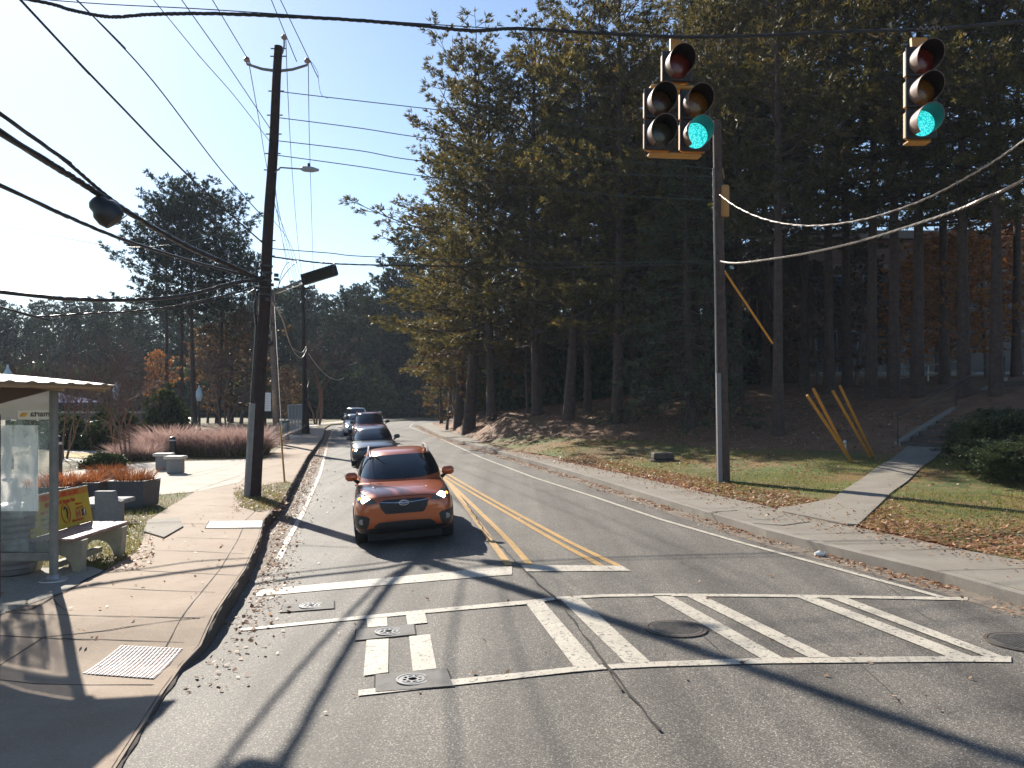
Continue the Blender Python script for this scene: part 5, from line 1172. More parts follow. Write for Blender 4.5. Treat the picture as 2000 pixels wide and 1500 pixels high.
b = MB(); b.prism([(-6.42, 2.72), (-6.42, 2.66), (-7.0, 2.50), (-7.6, 2.33), (-8.1, 2.15), (-8.1, 2.84), (-7.3, 2.78)], .05, Matrix(((1, 0, 0), (0, 0, 1), (0, 1, 0))), (0, 11.55, 0)); b.build('end_arch', mat('brown_arch', (.10, .065, .05), .6), t)
# end panel
b = MB(); b.prism([(-6.52, 2.63), (-6.52, 2.22), (-8.06, 2.22), (-8.06, 2.2), (-7.6, 2.33), (-7.0, 2.50)], .012, Matrix(((1, 0, 0), (0, 0, 1), (0, 1, 0))), (0, 11.62, 0)); b.build('upper_panel', pane('milky_panel', (.55, .55, .53), .35), t)
b = MB(); b.box((-7.28, 11.62, 1.32), (1.5, .01, 1.85)); b.build('glass_panel', pane('hazed_glass', (.35, .42, .42), .6, .15, streak=(.88, .62)), t)
b = MB(); b.box((-6.97, 11.60, 1.55), (.54, .006, 1.18)); b.build('torn_poster', pane('torn_film', (.75, .8, .8), .5, .4, streak=(.75, .10)), t)
b = MB(); b.box((-7.28, 11.62, .33), (1.5, .06, .11)); b.build('rail', M['steel_grey'], t)
b = MB(); b.box((-8.05, 9.6, 1.3), (.012, 3.9, 1.9)); b.build('glass_panel', bpy.data.materials['hazed_glass'], t)
wh = mat('white_sign_strip', (.85, .82, .74), .4)
b = MB(); b.box((-6.75, 11.588, 2.29), (.44, .006, .115)); sg_ = b.build('sign_strip', wh, t)
# lettering faces away from the road side viewer: read mirrored from here
text('marta', .115, dk, Vector((-6.66, 11.582, 2.30)) - t.location, (-1, 0, 0), (0, 0, 1), sg_, font_w=.001)
om = mat('logo_orange', (.85, .35, .03), .4); b = MB()
for k, (x, col) in enumerate(((-6.92, om), (-6.88, mat('logo_gold', (.8, .5, .08), .4)))):
    b = MB(); b.prism([(x - .025, 2.262), (x + .02, 2.262), (x + .055, 2.315), (x + .01, 2.315)], .004, Matrix(((1, 0, 0), (0, 0, 1), (0, 1, 0))), (0, 11.579, 0)); b.build('logo_stripe', col, sg_)
t.location = t.location + Vector((.16, -.3, 0))
# bin behind the glass
q = GL(22, 1121); t = thing('litter_bin', 'round slatted grey litter bin behind the shelter glass', 'litter bin', q)
b = MB(); b.lathe(q, [(.25, 0), (.28, .03), (.30, .9), (.31, .95), (.27, .95), (.26, .5)], 22); b.build('body', mat('grey_bin', (.12, .11, .11), .5), t, auto=40)
b = MB()
for k in range(9): b.lathe(q + Vector((0, 0, .1 + k * .09)), [(.285 + .002 * k, 0), (.297 + .002 * k, .01), (.297 + .002 * k, .05), (.285 + .002 * k, .06)], 22)
b.build('bands', mat('grey_bin_bands', (.17, .16, .16), .5), t, auto=40)
b = MB(); b.lathe(q + Vector((0, 0, .95)), [(.32, 0), (.33, .03), (.2, .06)], 22); b.build('rim', M['galv'], t, auto=40)
# blue canopy seen beyond the shelter
q = GL(118, 845); t = thing('plaza_canopy', 'dark blue pitched canopy roof beyond the shelter post', 'canopy', q)
b = MB(); hx = A(110, 766, q.y); lx = A(172, 786, q.y); w_ = (lx.x - hx.x)
apex = Vector((hx.x, q.y, hx.z)); vs = [apex] + [apex + Vector((a * w_, d_ * w_, lx.z - hx.z)) for a, d_ in ((-1, -1), (1, -1), (1, 1), (-1, 1))]
b.add(vs, [(0, 1, 2), (0, 2, 3), (0, 3, 4), (0, 4, 1)]); o = b.build('roof', mat('blue_canopy', (.02, .025, .12), .95, spec=.1), t); md = o.modifiers.new('s', 'SOLIDIFY'); md.thickness = .1; bake(o)
b = MB()
for a, d_ in ((-.9, -.9), (.9, -.9), (.9, .9), (-.9, .9)): b.tube([(apex.x + a * w_, q.y + d_ * w_, 0), (apex.x + a * w_, q.y + d_ * w_, lx.z)], .06, 6)
b.build('post', M['black_plastic'], t)
# long low dark wall behind the plaza
q = GL(60, 856); t = thing('low_wall', 'long low blue grey wall behind the plaza shrubs', 'wall', q)
b = MB(); b.box((q.x + 2.6, q.y + 4, .9), (9, .3, 1.3)); b.build('panel', mat('blue_grey_wall', (.07, .08, .09), .8, 0, 3, (.1, .11, .12)), t); b = MB(); b.box((q.x + 2.6, q.y + 4, 1.6), (9.2, .4, .1)); b.build('coping', mat('wall_coping', (.16, .17, .17), .8), t)
# little lamp dot / small items on the right
q = GZ(1650, 880); t = thing('marker_post', 'short white marker post by the yellow stay guards', 'marker post', q)
b = MB(); b.lathe(q, [(.055, 0), (.055, .32), (.03, .36)], 10); b.build('post', mat('marker_white', (.6, .58, .52), .6), t); b = MB(); b.lathe(q + Vector((0, 0, .22)), [(.058, 0), (.058, .04)], 10); b.build('band', M['sig_y'], t)
c = G(1600, 1087); t = thing('crushed_cup', 'crushed white cup lying in the right gutter', 'litter', c)
b = MB(); b.tube([c + Vector((-.07, 0, .035)), c + Vector((.01, .01, .05)), c + Vector((.08, .0, .04))], [.03, .045, .035], 9); b.build('cup', wh, t); b = MB(); b.lathe(c + Vector((.082, 0, .04)), [(.038, 0), (.038, .012)], 10, rot=Matrix(((0, 0, 1), (0, 1, 0), (1, 0, 0)))); b.build('lid', cap_m, t)

# ------------------------------------------------------------ building and stairs on the right
BY = 52.0; zb = 3.3
t = thing('office_building', 'brown brick office building with blue glazing, mostly hidden behind the right hand pines', 'building', (30, BY, zb))
brick = mat('tan_brick', (.15, .085, .06), .85, 0, 3, (.20, .12, .085)); stone = mat('pale_lintel', (.20, .17, .14), .8); win = mat('building_glass', (.012, .022, .04), .25, spec=.3); 
fr = mat('white_window_frame', (.20, .22, .25), .5)
x0, x1 = 18.5, 70
def px2x(px): return (px - 1000) * BY / F
b = MB(); b.box(((x0 + x1) / 2, BY + 10, zb + 4.2), (x1 - x0, 20, 10.4)); wl = b.build('wall', brick, t)
for fl, (za, hb) in enumerate(((.9, 2.6), (5.0, 2.0))):
    x = x0 + .8; k = 0
    wdt = 2.6 if fl == 0 else 1.7; stp = 2.8 if fl == 0 else 3.0
    while x + wdt < x1 - 1 and x < 45:
        b = MB(); zc = zb + za + hb / 2; b.box((x + wdt / 2, BY - .03, zc), (wdt + .16, .1, hb + .16)); wf_ = b.build('window_frame', fr, t)
        b = MB(); nn = 2
        for i in range(nn): b.box((x + wdt * (i + .5) / nn, BY - .09, zc - .0), (wdt / nn - .08, .03, hb - .1))
        b.build('pane', win, wf_); x += stp; k += 1
    b = MB(); b.box(((x0 + x1) / 2, BY - .06, zb + za - .16), (x1 - x0, .14, .14)); b.build('sill_course', stone, t)
    b = MB(); b.box(((x0 + x1) / 2, BY - .05, zb + za + hb + .5), (x1 - x0, .12, .5)); b.build('lintel_band', mat('brown_band', (.16, .09, .06), .8) if fl == 0 else stone, t)
b = MB(); b.box(((x0 + x1) / 2, BY + 10, zb + 9.6), (x1 - x0 + .8, 20.8, .5)); b.build('roof', stone, t)
# ramp and railing in front of it
ra, rb = A(1752, 758, 44), A(1880, 742, 40)
t = thing('handrail', 'pale ramp with a white handrail in front of the office building', 'handrail', ra)
b = MB(); d = rb - ra
b.add([ra, rb, rb + Vector((0, 1.6, 0)), ra + Vector((0, 1.6, 0)), ra - Vector((0, 0, 1.2)), rb - Vector((0, 0, 1.6)), rb + Vector((0, 1.6, -1.6)), ra + Vector((0, 1.6, -1.2))], [(0, 1, 2, 3), (4, 5, 1, 0), (5, 6, 2, 1), (6, 7, 3, 2), (7, 4, 0, 3)]); b.build('ramp', mat('pale_ramp', (.5, .46, .38), .8), t)
b = MB()
for i in range(5): p = ra.lerp(rb, i / 4); b.tube([p, p + Vector((0, 0, .95))], .035, 6)
for h in (.95, .5): b.tube([ra + Vector((0, 0, h)), rb + Vector((0, 0, h))], .035, 6)
b.build('rails', mat('white_rail', (.55, .52, .46), .5), t)
# steps at the end of the footpath
e0, e1 = (path_l[-1] + path_r[-1]) / 2, Vector((21.0, 33.2, 3.25))
t = thing('outdoor_steps', 'dark concrete steps climbing the bank from the end of the footpath', 'steps', e0)
n = 14; d = (e1 - e0); a = math.atan2(d.y, d.x); b = MB(); hd = Vector((d.x, d.y, 0)).normalized(); L = Vector((d.x, d.y, 0)).length
for i in range(n): p = e0 + hd * (L * (i + .5) / n); b.box((p.x, p.y, e0.z + d.z * (i + 1) / n - .25), (L / n + .02, 1.7, .5), rz=a)
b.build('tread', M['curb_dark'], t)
for sg in (-1, 1):
    s_ = Vector((-hd.y, hd.x, 0)) * sg * .95; b = MB(); vs = []
    for q in (e0, e1):
        for dz in (-.5, .18):
            for ww in (-.12, .12): vs.append(q + s_ + Vector((-hd.y, hd.x, 0)) * ww + Vector((0, 0, dz)))
    b.add(vs, [(0, 1, 3, 2), (4, 6, 7, 5), (0, 2, 6, 4), (1, 5, 7, 3), (2, 3, 7, 6), (0, 4, 5, 1)]); b.build('side_wall', M['side_r'], t)
s_ = Vector((-hd.y, hd.x, 0)) * .95; b = MB(); P = [e0 + s_ + Vector((0, 0, 1.05)), e1 + s_ + Vector((0, 0, 1.05))]
b.tube([e0 + s_ + Vector((0, 0, .05))] + P + [e1 + s_ + Vector((0, 0, .1))], .022, 6)
b.tube([e0.lerp(e1, .5) + s_, e0.lerp(e1, .5) + s_ + Vector((0, 0, 1.05))], .022, 6); b.build('railing', M['black_plastic'], t)
# ============================================================ vegetation
def leaves(P, D, n, ln, wd, spread, g, quad=True, up=.15):
    """n blades round each point P (k,3) fanning about direction D (k,3): returns V, Q, tint"""
    k = len(P); P = np.repeat(P, n, 0); D = np.repeat(D, n, 0); tb = np.repeat(g.random(k), n)
    d = D + g.normal(0, spread, (k * n, 3)); d[:, 2] += up; d /= np.linalg.norm(d, axis=1, keepdims=True) + 1e-9
    s_ = np.cross(d, g.normal(0, 1, (k * n, 3))); s_ /= np.linalg.norm(s_, axis=1, keepdims=True) + 1e-9
    L = (ln * (.6 + .7 * g.random(k * n)))[:, None]; W = (wd * (.7 + .6 * g.random(k * n)))[:, None]
    V = np.stack([P - s_ * W * .3, P + d * L * .5 - s_ * W * .5 , P + d * L, P + d * L * .5 + s_ * W * .5], 1).reshape(-1, 3)
    Q = (np.arange(k * n) * 4)[:, None] + np.array([[0, 1, 2, 3]])
    T = np.clip(tb * .7 + g.random(k * n) * .3, 0, 1)
    return V, Q, np.repeat(T, 4)
def pine(seed, H, cb, Rr, nl, m, bark, prof='pine', tuft=(11, .30, .055), dens=1.0, nm=('crown', 'trunk'), r0=.27, droop=0.0, sub=6, gap=.25):
    g = np.random.default_rng(seed); rd = random.Random(seed); b = MB()
    nseg = 9; bx = rd.uniform(-.5, .5); byy = rd.uniform(-.5, .5)
    def tp(u): return Vector((bx * math.sin(u * 2.2), byy * math.sin(u * 2.6), H * u))
    b.tube([tp(i / nseg) - (Vector((0, 0, .5)) if i == 0 else Vector()) for i in range(nseg + 1)], [r0 * (1.25 if i == 0 else 1) * (1 - .86 * i / nseg) for i in range(nseg + 1)], 9)
    P = []; D = []; az = rd.uniform(0, 6)
    for i in range(nl):
        u = cb + (1 - cb) * ((i + rd.random()) / nl) ** .92
        t_ = (u - cb) / (1 - cb)
        if prof == 'pine': pr = math.sqrt(max(.05, 1 - ((t_ - .38) / .68) ** 2)) * (.8 + .35 * math.sin(t_ * 23 + seed + az))
        elif prof == 'cone': pr = 1.02 - t_
        else: pr = math.sin(math.pi * (t_ * .85 + .12))
        L = Rr * pr * rd.uniform(.6, 1.15)
        if rd.random() < gap * .4: continue
        az += 2.4 + rd.uniform(-.5, .5); el = {'pine': -.1 + .85 * t_, 'cone': -.12 + .35 * t_, 'oval': .2 + .9 * t_}[prof] + rd.uniform(-.12, .12) - droop
        o = tp(u); dr = Vector((math.cos(az), math.sin(az), 0)); pts = [o]; n = 5; e = el
        for k in range(1, n + 1):
            e2 = e + (.25 * k / n if prof == 'pine' else -.22 * k / n); pts.append(pts[-1] + (dr * math.cos(e2) + Vector((0, 0, math.sin(e2)))) * (L / n) + Vector((rd.uniform(-1, 1), rd.uniform(-1, 1), rd.uniform(-.5, .5))) * L * .03)
        rr = max(.018, r0 * .34 * (1 - u * .6) * (L / Rr) ** .5)
        b.tube(pts, [rr * (1 - .8 * k / n) for k in range(n + 1)], 4, cap=False)
        ns = max(3, int(sub * L / Rr + 2))
        for s_ in range(ns):
            v = .22 + .78 * (s_ + rd.random() * .6) / ns; v = min(v, .99); k = int(v * n); q = pts[k].lerp(pts[k + 1], v * n - k); tg = (pts[k + 1] - pts[k]).normalized()
            side = tg.cross(Vector((0, 0, 1))).normalized() * (1 if s_ % 2 else -1); l2 = L * .36 * (1.15 - v) + .35
            d2 = (tg * .75 + side * rd.uniform(.5, 1.1) + Vector((0, 0, rd.uniform(-.25, .45)))).normalized(); e_ = q + d2 * l2
            b.tube([q, e_], [rr * .4, .008], 3, cap=False)
            m_ = max(2, int(l2 * 3.2 * dens))
            for z in range(m_):
                w_ = .25 + .75 * (z + rd.random()) / m_; jit = Vector((rd.gauss(0, 1), rd.gauss(0, 1), rd.gauss(0, .7))) * .15
                P.append(q.lerp(e_, w_) + jit * l2 * .8); D.append(d2)
        P.append(pts[-1]); D.append(tg)
    for _ in range(6): P.append(tp(.99) + Vector((rd.gauss(0, .2), rd.gauss(0, .2), rd.uniform(-.3, .3)))); D.append(Vector((0, 0, 1)))
    V, Q, T = leaves(np.array([tuple(p) for p in P]), np.array([tuple(d) for d in D]), tuft[0], tuft[1], tuft[2], .62, g)
    return fast_mesh(nm[0], V, Q, T, m), b, bark
def tree_proto(name, res, label, cat, loc, group, crown='crown'):
    me, b, bark = res; t = thing(name, label, cat, loc, group); link_mesh(crown, me, t); o = b.build('trunk', bark, t, local=True, auto=60); return t
HID = Vector((0, 0, 0))
used = {}
def plant(key, maker, loc, label, group, sc=1.0, rz=None, cat='tree'):
    rz = random.uniform(0, 6.28) if rz is None else rz
    sc3 = (sc, sc, sc) if not hasattr(sc, '__len__') else sc
    if key not in used:
        t = maker(loc, label, group); used[key] = t; t.scale = sc3; t.rotation_euler = (0, 0, rz); return t
    return dup(used[key], loc, label, group, rz, sc3)
TALL = [lambda l, a, g, s=s: tree_proto('pine_tree', pine(10 + s, 24, .33, 4.9, 84, M['needle'], M['bark'], dens=1.9, tuft=(12, .27, .05), sub=8), a, 'tree', l, g) for s in range(3)]
LOWP = [lambda l, a, g, s=s: tree_proto('pine_tree', pine(30 + s, 22, .17, 5.2, 92, M['needle'], M['bark'], dens=1.9, tuft=(12, .27, .05), sub=8), a, 'tree', l, g) for s in range(3)]
FARP = [lambda l, a, g, s=s: tree_proto('pine_tree', pine(50 + s, 24, .12, 4.4, 70, M['needle_far'], M['bark'], dens=.9, tuft=(8, .6, .15)), a, 'tree', l, g) for s in range(3)]
UMB = [lambda l, a, g, s=s: tree_proto('pine_tree', pine(70 + s, 24, .48, 6.0, 60, M['needle_far'], M['bark'], dens=1.3, tuft=(10, .42, .09), sub=8), a, 'tree', l, g) for s in range(3)]
def t_h(top_py, Y, z0): return (CH - (top_py - HY) * Y / F - z0)
def rpine(kind, px, Y, top, label, group='pines on the right hand bank', var=None, fat=1.0, H0=None):
    X = (px - 1000) * Y / F; z = zR(X, Y) if X > xin(Y) else .1
    h = t_h(top, Y, z); L = {'T': TALL, 'L': LOWP, 'F': FARP, 'U': UMB}[kind]; H0 = {'T': 24, 'L': 22, 'F': 24, 'U': 24}[kind]
    v = random.randrange(3) if var is None else var; s_ = h / H0
    return plant(kind + str(v), L[v], (X, Y, z), label, group, (s_ * fat, s_ * fat, s_))
# near rank of the right wood, named by what stands beside them
rpine('L', 1205, 40, -60, 'big pine with the thickest trunk at the lawn edge, right of the road', var=0, fat=1.05)
rpine('L', 1110, 42.5, 30, 'pine just left of the big trunk at the lawn edge', var=1, fat=1.1)
rpine('T', 1148, 44, 120, 'slim pine between the two thick trunks at the lawn edge', var=0)
rpine('L', 1050, 47, 70, 'pine with the highest crown over the left half of the wood', var=2, fat=1.15)
rpine('L', 960, 50, 170, 'pine whose limbs reach out over the road below the crossing lines', var=0, fat=1.1)
rpine('L', 914, 54, 130, 'pine with a lone pointed crown above the road side of the wood', var=1, fat=1.35)
rpine('L', 895, 60, 300, 'pine at the road bend with the lowest sky gap beside it', var=2, fat=1.4)
rpine('L', 888, 68, 430, 'pine at the left tip of the right hand wood', var=0, fat=1.1)
rpine('L', 880, 79, 480, 'pine standing behind the left tip of the right hand wood', var=1)
rpine('T', 1520, 32, -260, 'pine with a bare trunk standing between the grey pole and the yellow stay guards', var=1, fat=.9)
rpine('T', 1700, 36, -200, 'pine trunk before the office windows, left of the closest pair', var=2)
rpine('T', 1745, 35, -230, 'pine trunk in front of the foot of the ramp', var=0)
rpine('T', 1792, 34, -260, 'pine trunk standing right below the three section light', var=1)
rpine('T', 1845, 38, -160, 'leaning looking pine trunk left of the white handrail end', var=2)
rpine('T', 1883, 32, -280, 'thick pine trunk right of the white handrail', var=0)
rpine('T', 1945, 31, -300, 'thickest pine trunk near the right edge', var=1)
rpine('T', 1985, 40, -100, 'pine at the right edge behind the thickest trunk', var=2)
rpine('T', 1655, 42, -120, 'pine left of the office windows, deeper in the wood', var=0)
rpine('T', 1620, 40, -150, 'pine before the left corner of the office building', var=2)
rpine('T', 1570, 44, -80, 'pine between the stays and the office corner', var=0)
rpine('T', 1440, 42, -60, 'pine standing just right of the grey pole in the shade', var=1, fat=1.15)
rpine('T', 2060, 30, -250, 'pine just outside the right edge whose limbs hang into view', var=0, fat=1.2)
rpine('T', 1380, 41, 60, 'pine hidden behind the cedar and the grey pole', var=2)
rpine('T', 1330, 44, 160, 'pine behind the five section light', var=1)
rpine('T', 1262, 46, 130, 'pine standing deep behind the big trunk at the lawn edge', var=0)
k = 0
WOOD = 'dark pine among the inner ranks of the right hand wood'
for Y, xs in ((50, (1240, 1300, 1365, 1430, 1500, 1640, 1780, 1890)), (57, (1010, 1090, 1160, 1225, 1290, 1350, 1410, 1470, 1540, 1700, 1950)), (66, (960, 1030, 1100, 1170, 1240, 1310, 1380, 1450, 1530)), (76, (880, 940, 1000, 1060, 1120, 1190, 1260, 1330, 1400, 1480))):
    for px in xs:
        pxx = px + random.uniform(-18, 18); top = {50: 70, 57: 170, 66: 250, 76: 330}[Y] + random.uniform(-60, 60) - (120 if px > 1350 else 0)
        if px < 1080: top += 170
        if px > 1550 and Y < 58: YY = 48 if False else Y
        X = (pxx - 1000) * Y / F
        if X > 17.5 and Y > 49: continue
        rpine('L' if (k % 3 and px < 1500) else 'T', pxx, Y + random.uniform(-2, 2), top, WOOD, 'inner pines of the right hand wood'); k += 1
# cedar right behind the grey pole
plant('cedar', lambda l, a, g: tree_proto('cedar_tree', pine(77, 16, .08, 4.6, 120, M['needle_blue'], M['bark'], prof='cone', dens=1.3, tuft=(10, .28, .06), droop=.12, gap=.05), a, 'tree', l, g), (7.9, 36, zR(7.9, 36)), 'layered cedar with drooping tiers left of the grey pole', None, (.85, .85, .88))
# small yellow brown tree at the bend and autumn trees
def decid(seed, H, cb, Rr, nl, m, leaf=(7, .14, .10), dens=1.0, r0=.12, bark=None): return pine(seed, H, cb, Rr, nl, m, bark or M['bark_grey'], prof='oval', dens=dens, tuft=leaf, r0=r0, sub=7)
AUT = lambda l, a, g: tree_proto('autumn_tree', decid(5, 10, .14, 3.6, 60, M['autumn'], leaf=(8, .20, .15)), a, 'tree', l, g)
BRN = lambda l, a, g: tree_proto('autumn_tree', decid(6, 9, .10, 3.4, 60, M['brown_leaf'], leaf=(8, .22, .16)), a, 'tree', l, g)
def rtree(key, mk, px, Y, top, lab, gr, fat=1.0, H0=10):
    X = (px - 1000) * Y / F; z = zR(X, Y) if X > xin(Y) else zL(Y); s_ = t_h(top, Y, z) / H0; return plant(key, mk, (X, Y, z), lab, gr, (s_ * fat, s_ * fat, s_))
ga = 'autumn trees around the wood'
rtree('br', BRN, 872, 63, 640, 'small yellow brown tree leaning over the road at the bend', ga, 1.1, 9)
rtree('br', BRN, 930, 57, 600, 'brown leaved tree under the pines at the lawn tip', ga, 1.0, 9)
rtree('br', BRN, 1030, 52, 600, 'olive brown understory tree left of the thick trunks', ga, 1.0, 9)
rtree('br', BRN, 1290, 55, 560, 'brown understory tree in the shade right of the big trunk', ga, 1.2, 9)
rtree('au', AUT, 1930, 43, 400, 'orange autumn tree glowing behind the trunks at the right edge', ga, 1.5)
rtree('au', AUT, 1830, 45, 470, 'orange brown autumn tree in front of the office facade', ga, 1.1)
rtree('au', AUT, 1735, 46, 560, 'low orange autumn tree between the trunks before the office windows', ga, 1.0)
rtree('au', AUT, 1990, 48, 430, 'orange autumn tree cut by the right edge', ga, 1.2)
rtree('au', AUT, 1880, 38.5, 470, 'brightest orange foliage between the two thick trunks at the right', ga, 1.2)
rtree('au', AUT, 1780, 41, 520, 'amber foliage hiding the middle of the office facade', ga, 1.2)
rtree('br', BRN, 1670, 44, 500, 'brown foliage in front of the upper office windows', ga, 1.2, 9)
rtree('br', BRN, 1600, 46, 520, 'brown tree hiding the left corner of the office', ga, 1.2, 9)
rtree('au', AUT, 312, 76, 690, 'bright orange tree left of the pine group trunks', ga, .85)
rtree('br', BRN, 405, 82, 640, 'tawny tree behind the pine group', ga, 1.0, 9)
rtree('br', BRN, 470, 78, 610, 'dull brown tree directly left of the leaning pole', ga, 1.2, 9)
rtree('br', BRN, 556, 84, 730, 'rusty brown tree right of the leaning pole', ga, 1.2, 9)
rtree('br', BRN, 560, 100, 720, 'russet tree behind the far pole', ga, 1.1, 9)
rtree('br', BRN, 445, 88, 640, 'brown tree in the shade behind the notice board', ga, 1.2, 9)
# pine group on the left
def lpine(kind, px, Y, top, label, group, var=None, fat=1.0):
    X = (px - 1000) * Y / F; z = zL(Y); h = t_h(top, Y, z); L = {'T': TALL, 'L': LOWP, 'F': FARP, 'U': UMB}[kind]; v = random.randrange(3) if var is None else var
    H0 = {'T': 24, 'L': 22, 'F': 24, 'U': 24}[kind]; s_ = h / H0; return plant(kind + str(v), L[v], (X, Y, z), label, group, (s_ * fat, s_ * fat, s_))
gp = 'tall pines of the left group'
lpine('U', 325, 76, 405, 'leftmost tall pine of the left group', gp, 0, 1.0); lpine('U', 352, 80, 372, 'tall pine second from the left in the left group', gp, 1, 1.0)
lpine('U', 380, 78, 385, 'middle tall pine of the left group with the thickest trunk', gp, 2, 1.1); lpine('U', 425, 82, 400, 'tall pine of the left group under the crossing cables', gp, 0, 1.1); lpine('U', 452, 84, 470, 'rightmost shorter pine of the left group', gp, 1, 1.0)
def wrow(Y, x0, x1, step, t0, t1, lab, grp, kinds='F'):
    px = x0
    while px < x1:
        lpine(random.choice(kinds), px + random.uniform(-.4, .4) * step, Y + random.uniform(-6, 6), random.uniform(t0, t1), lab, grp, None, random.uniform(.9, 1.3)); px += step
FW = 'hazy dark green pine of the far wood behind the plaza'; g1 = 'far wood behind the plaza'
wrow(150, -120, 520, 26, 590, 640, FW, g1); wrow(165, -130, 520, 26, 585, 625, FW, g1); wrow(130, -120, 510, 30, 610, 690, FW, g1)
MW = 'green pine of the wood closing the road behind the car queue'; g2 = 'wood closing the road'
wrow(128, 500, 900, 26, 575, 640, MW, g2); wrow(142, 490, 880, 24, 560, 620, MW, g2); wrow(155, 480, 900, 24, 570, 610, MW, g2); wrow(116, 560, 900, 40, 620, 720, MW, g2)
for px, Y, tp_ in ((705, 120, 565), (745, 116, 550), (775, 118, 520), (800, 116, 470), (835, 114, 440), (665, 118, 590)):
    lpine('F', px, Y, tp_, 'taller green pine rising over the road wood just right of the far pole', 'taller pines over the road wood', None, 1.3)
# bare crape myrtles on the plaza
def bare(seed, H, n_st, sp, nm='bare_tree', tw=1.0):
    rd = random.Random(seed); tr = MB(); cr_ = MB()
    def grow(p, d, L, r_, dep):
        B = tr if dep < 2 else cr_; n = 3; pts = [p]; dd = d.copy()
        for _ in range(n): dd = (dd + Vector((rd.gauss(0, .12), rd.gauss(0, .12), .05))).normalized(); pts.append(pts[-1] + dd * L / n)
        B.tube(pts, [r_, r_ * .85, r_ * .7, r_ * .55], 5 if dep < 2 else 3, cap=False)
        if dep >= 5: return
        for _ in range(2 if dep < 1 else 3 if dep < 4 else 3):
            d2 = (dd + Vector((rd.gauss(0, .5), rd.gauss(0, .5), rd.gauss(.1, .25)))).normalized(); grow(pts[-1] if rd.random() < .6 else pts[2], d2, L * rd.uniform(.55, .8), max(.007, r_ * .55), dep + 1)
    for i in range(n_st):
        a = 6.28 * i / n_st + rd.random(); grow(Vector((math.cos(a) * .12, math.sin(a) * .12, 0)), Vector((math.cos(a) * sp, math.sin(a) * sp, 1)).normalized(), H * .38, .05 * tw, 0)
    return cr_, tr
tw_m = mat('bare_twigs', (.09, .05, .04), .8, 0, 8, (.14, .08, .06)); st_m2 = mat('smooth_stems', (.16, .08, .05), .7, 0, 8, (.22, .12, .08))
def mk_bare(l, a, g):
    c_, s_ = bare(3, 4.2, 4, .25); t = thing('bare_tree', a, 'tree', l, g); c_.build('twigs', tw_m, t, local=True); s_.build('stems', st_m2, t, local=True); return t
gb = 'bare multi stemmed trees of the plaza'
for px, py, sc, lab in ((226, 893, 1.0, 'bare multi stemmed tree with four rusty stems right of the shelter roof tip'), (246, 900, .8, 'bare tree with a single slim stem beside the four stemmed one'), (181, 880, 1.0, 'bare dark stemmed tree near the shelter roof tip'), (126, 896, .9, 'bare tree just right of the dark shelter bollard'), (275, 862, 1.25, 'bare tree standing before the orange tree'), (150, 862, 1.2, 'bare tree behind the plaza lawn, left of the dark stem'),
                     (60, 870, 1.2, 'bare tree seen through the shelter glass'), (440, 850, 1.5, 'bare tree behind the pink grasses'), (620, 829, 2.0, 'tall bare tree right of the far pole'), (205, 858, 1.5, 'tall bare tree far behind the plaza lawn')):
    q = GL(px, py); plant('bare', mk_bare, q, lab, gb, sc)
# shrubs
def mk_shrub(l, a, g, m='shrub', seed=9, n=900, nm='shrub'):
    gg = np.random.default_rng(seed); d = gg.normal(0, 1, (n, 3)); d[:, 2] = np.abs(d[:, 2]) * 1.0; d /= np.linalg.norm(d, axis=1, keepdims=True); r_ = .5 * (.55 + .5 * gg.random(n))
    lump = 1 + .25 * np.sin(d[:, 0] * 5 + seed) * np.cos(d[:, 1] * 6) ; P = d * (r_ * lump)[:, None]; P[:, 2] *= 1.8
    V, Q, T = leaves(P, d, 8, .11, .07, .5, gg); t = thing(nm, a, 'shrub', l, g); link_mesh('foliage', fast_mesh('foliage', V, Q, T, M[m]), t)
    b = MB(); rd = random.Random(seed)
    for i in range(6): an = i * 1.05; b.tube([(0, 0, -.05), (math.cos(an) * .15, math.sin(an) * .15, .35), (math.cos(an) * .3, math.sin(an) * .3, .6)], [.03, .02, .008], 4)
    b.build('stems', M['bark_grey'], t, local=True); return t
gs = 'evergreen shrubs of the plaza beds'
plant('shr', mk_shrub, GL(325, 868), 'glossy magnolia bush with pale leaves before the pine group', gs, (2.3, 2.3, 3.0), cat='shrub')
for i, (px, py, sx, sz_) in enumerate(((125, 872, 2.2, 1.7), (150, 874, 2.4, 1.5), (172, 876, 2.2, 1.3), (196, 878, 2.0, 1.3), (215, 868, 2.4, 2.0), (240, 870, 2.0, 1.8), (100, 868, 2.5, 1.6), (75, 866, 3, 1.7))):
    plant('shr', mk_shrub, GL(px, py), ['rounded shrub at the bollard end of the bed', 'flowering shrub second in the bed behind the lawn', 'low pale shrub behind the lawn', 'low shrub left of the four stemmed bare tree', 'yellow green shrub behind the four stemmed bare tree', 'shrub right of the four stemmed bare tree', 'shrub behind the shelter post', 'shrub seen through the shelter glass'][i], gs, (sx, sx, sz_))
for i, (px, py, s_) in enumerate(((202, 912, .9), (218, 913, .8), (182, 914, .7))):
    plant('shr', mk_shrub, GL(px, py), ['dark low mound of ground cover right on the plaza edge', 'second dark low mound beside the bare stems', 'smallest dark mound at the plaza edge'][i], 'low mounds at the plaza edge', (s_ * 1.5, s_, s_ * .6))
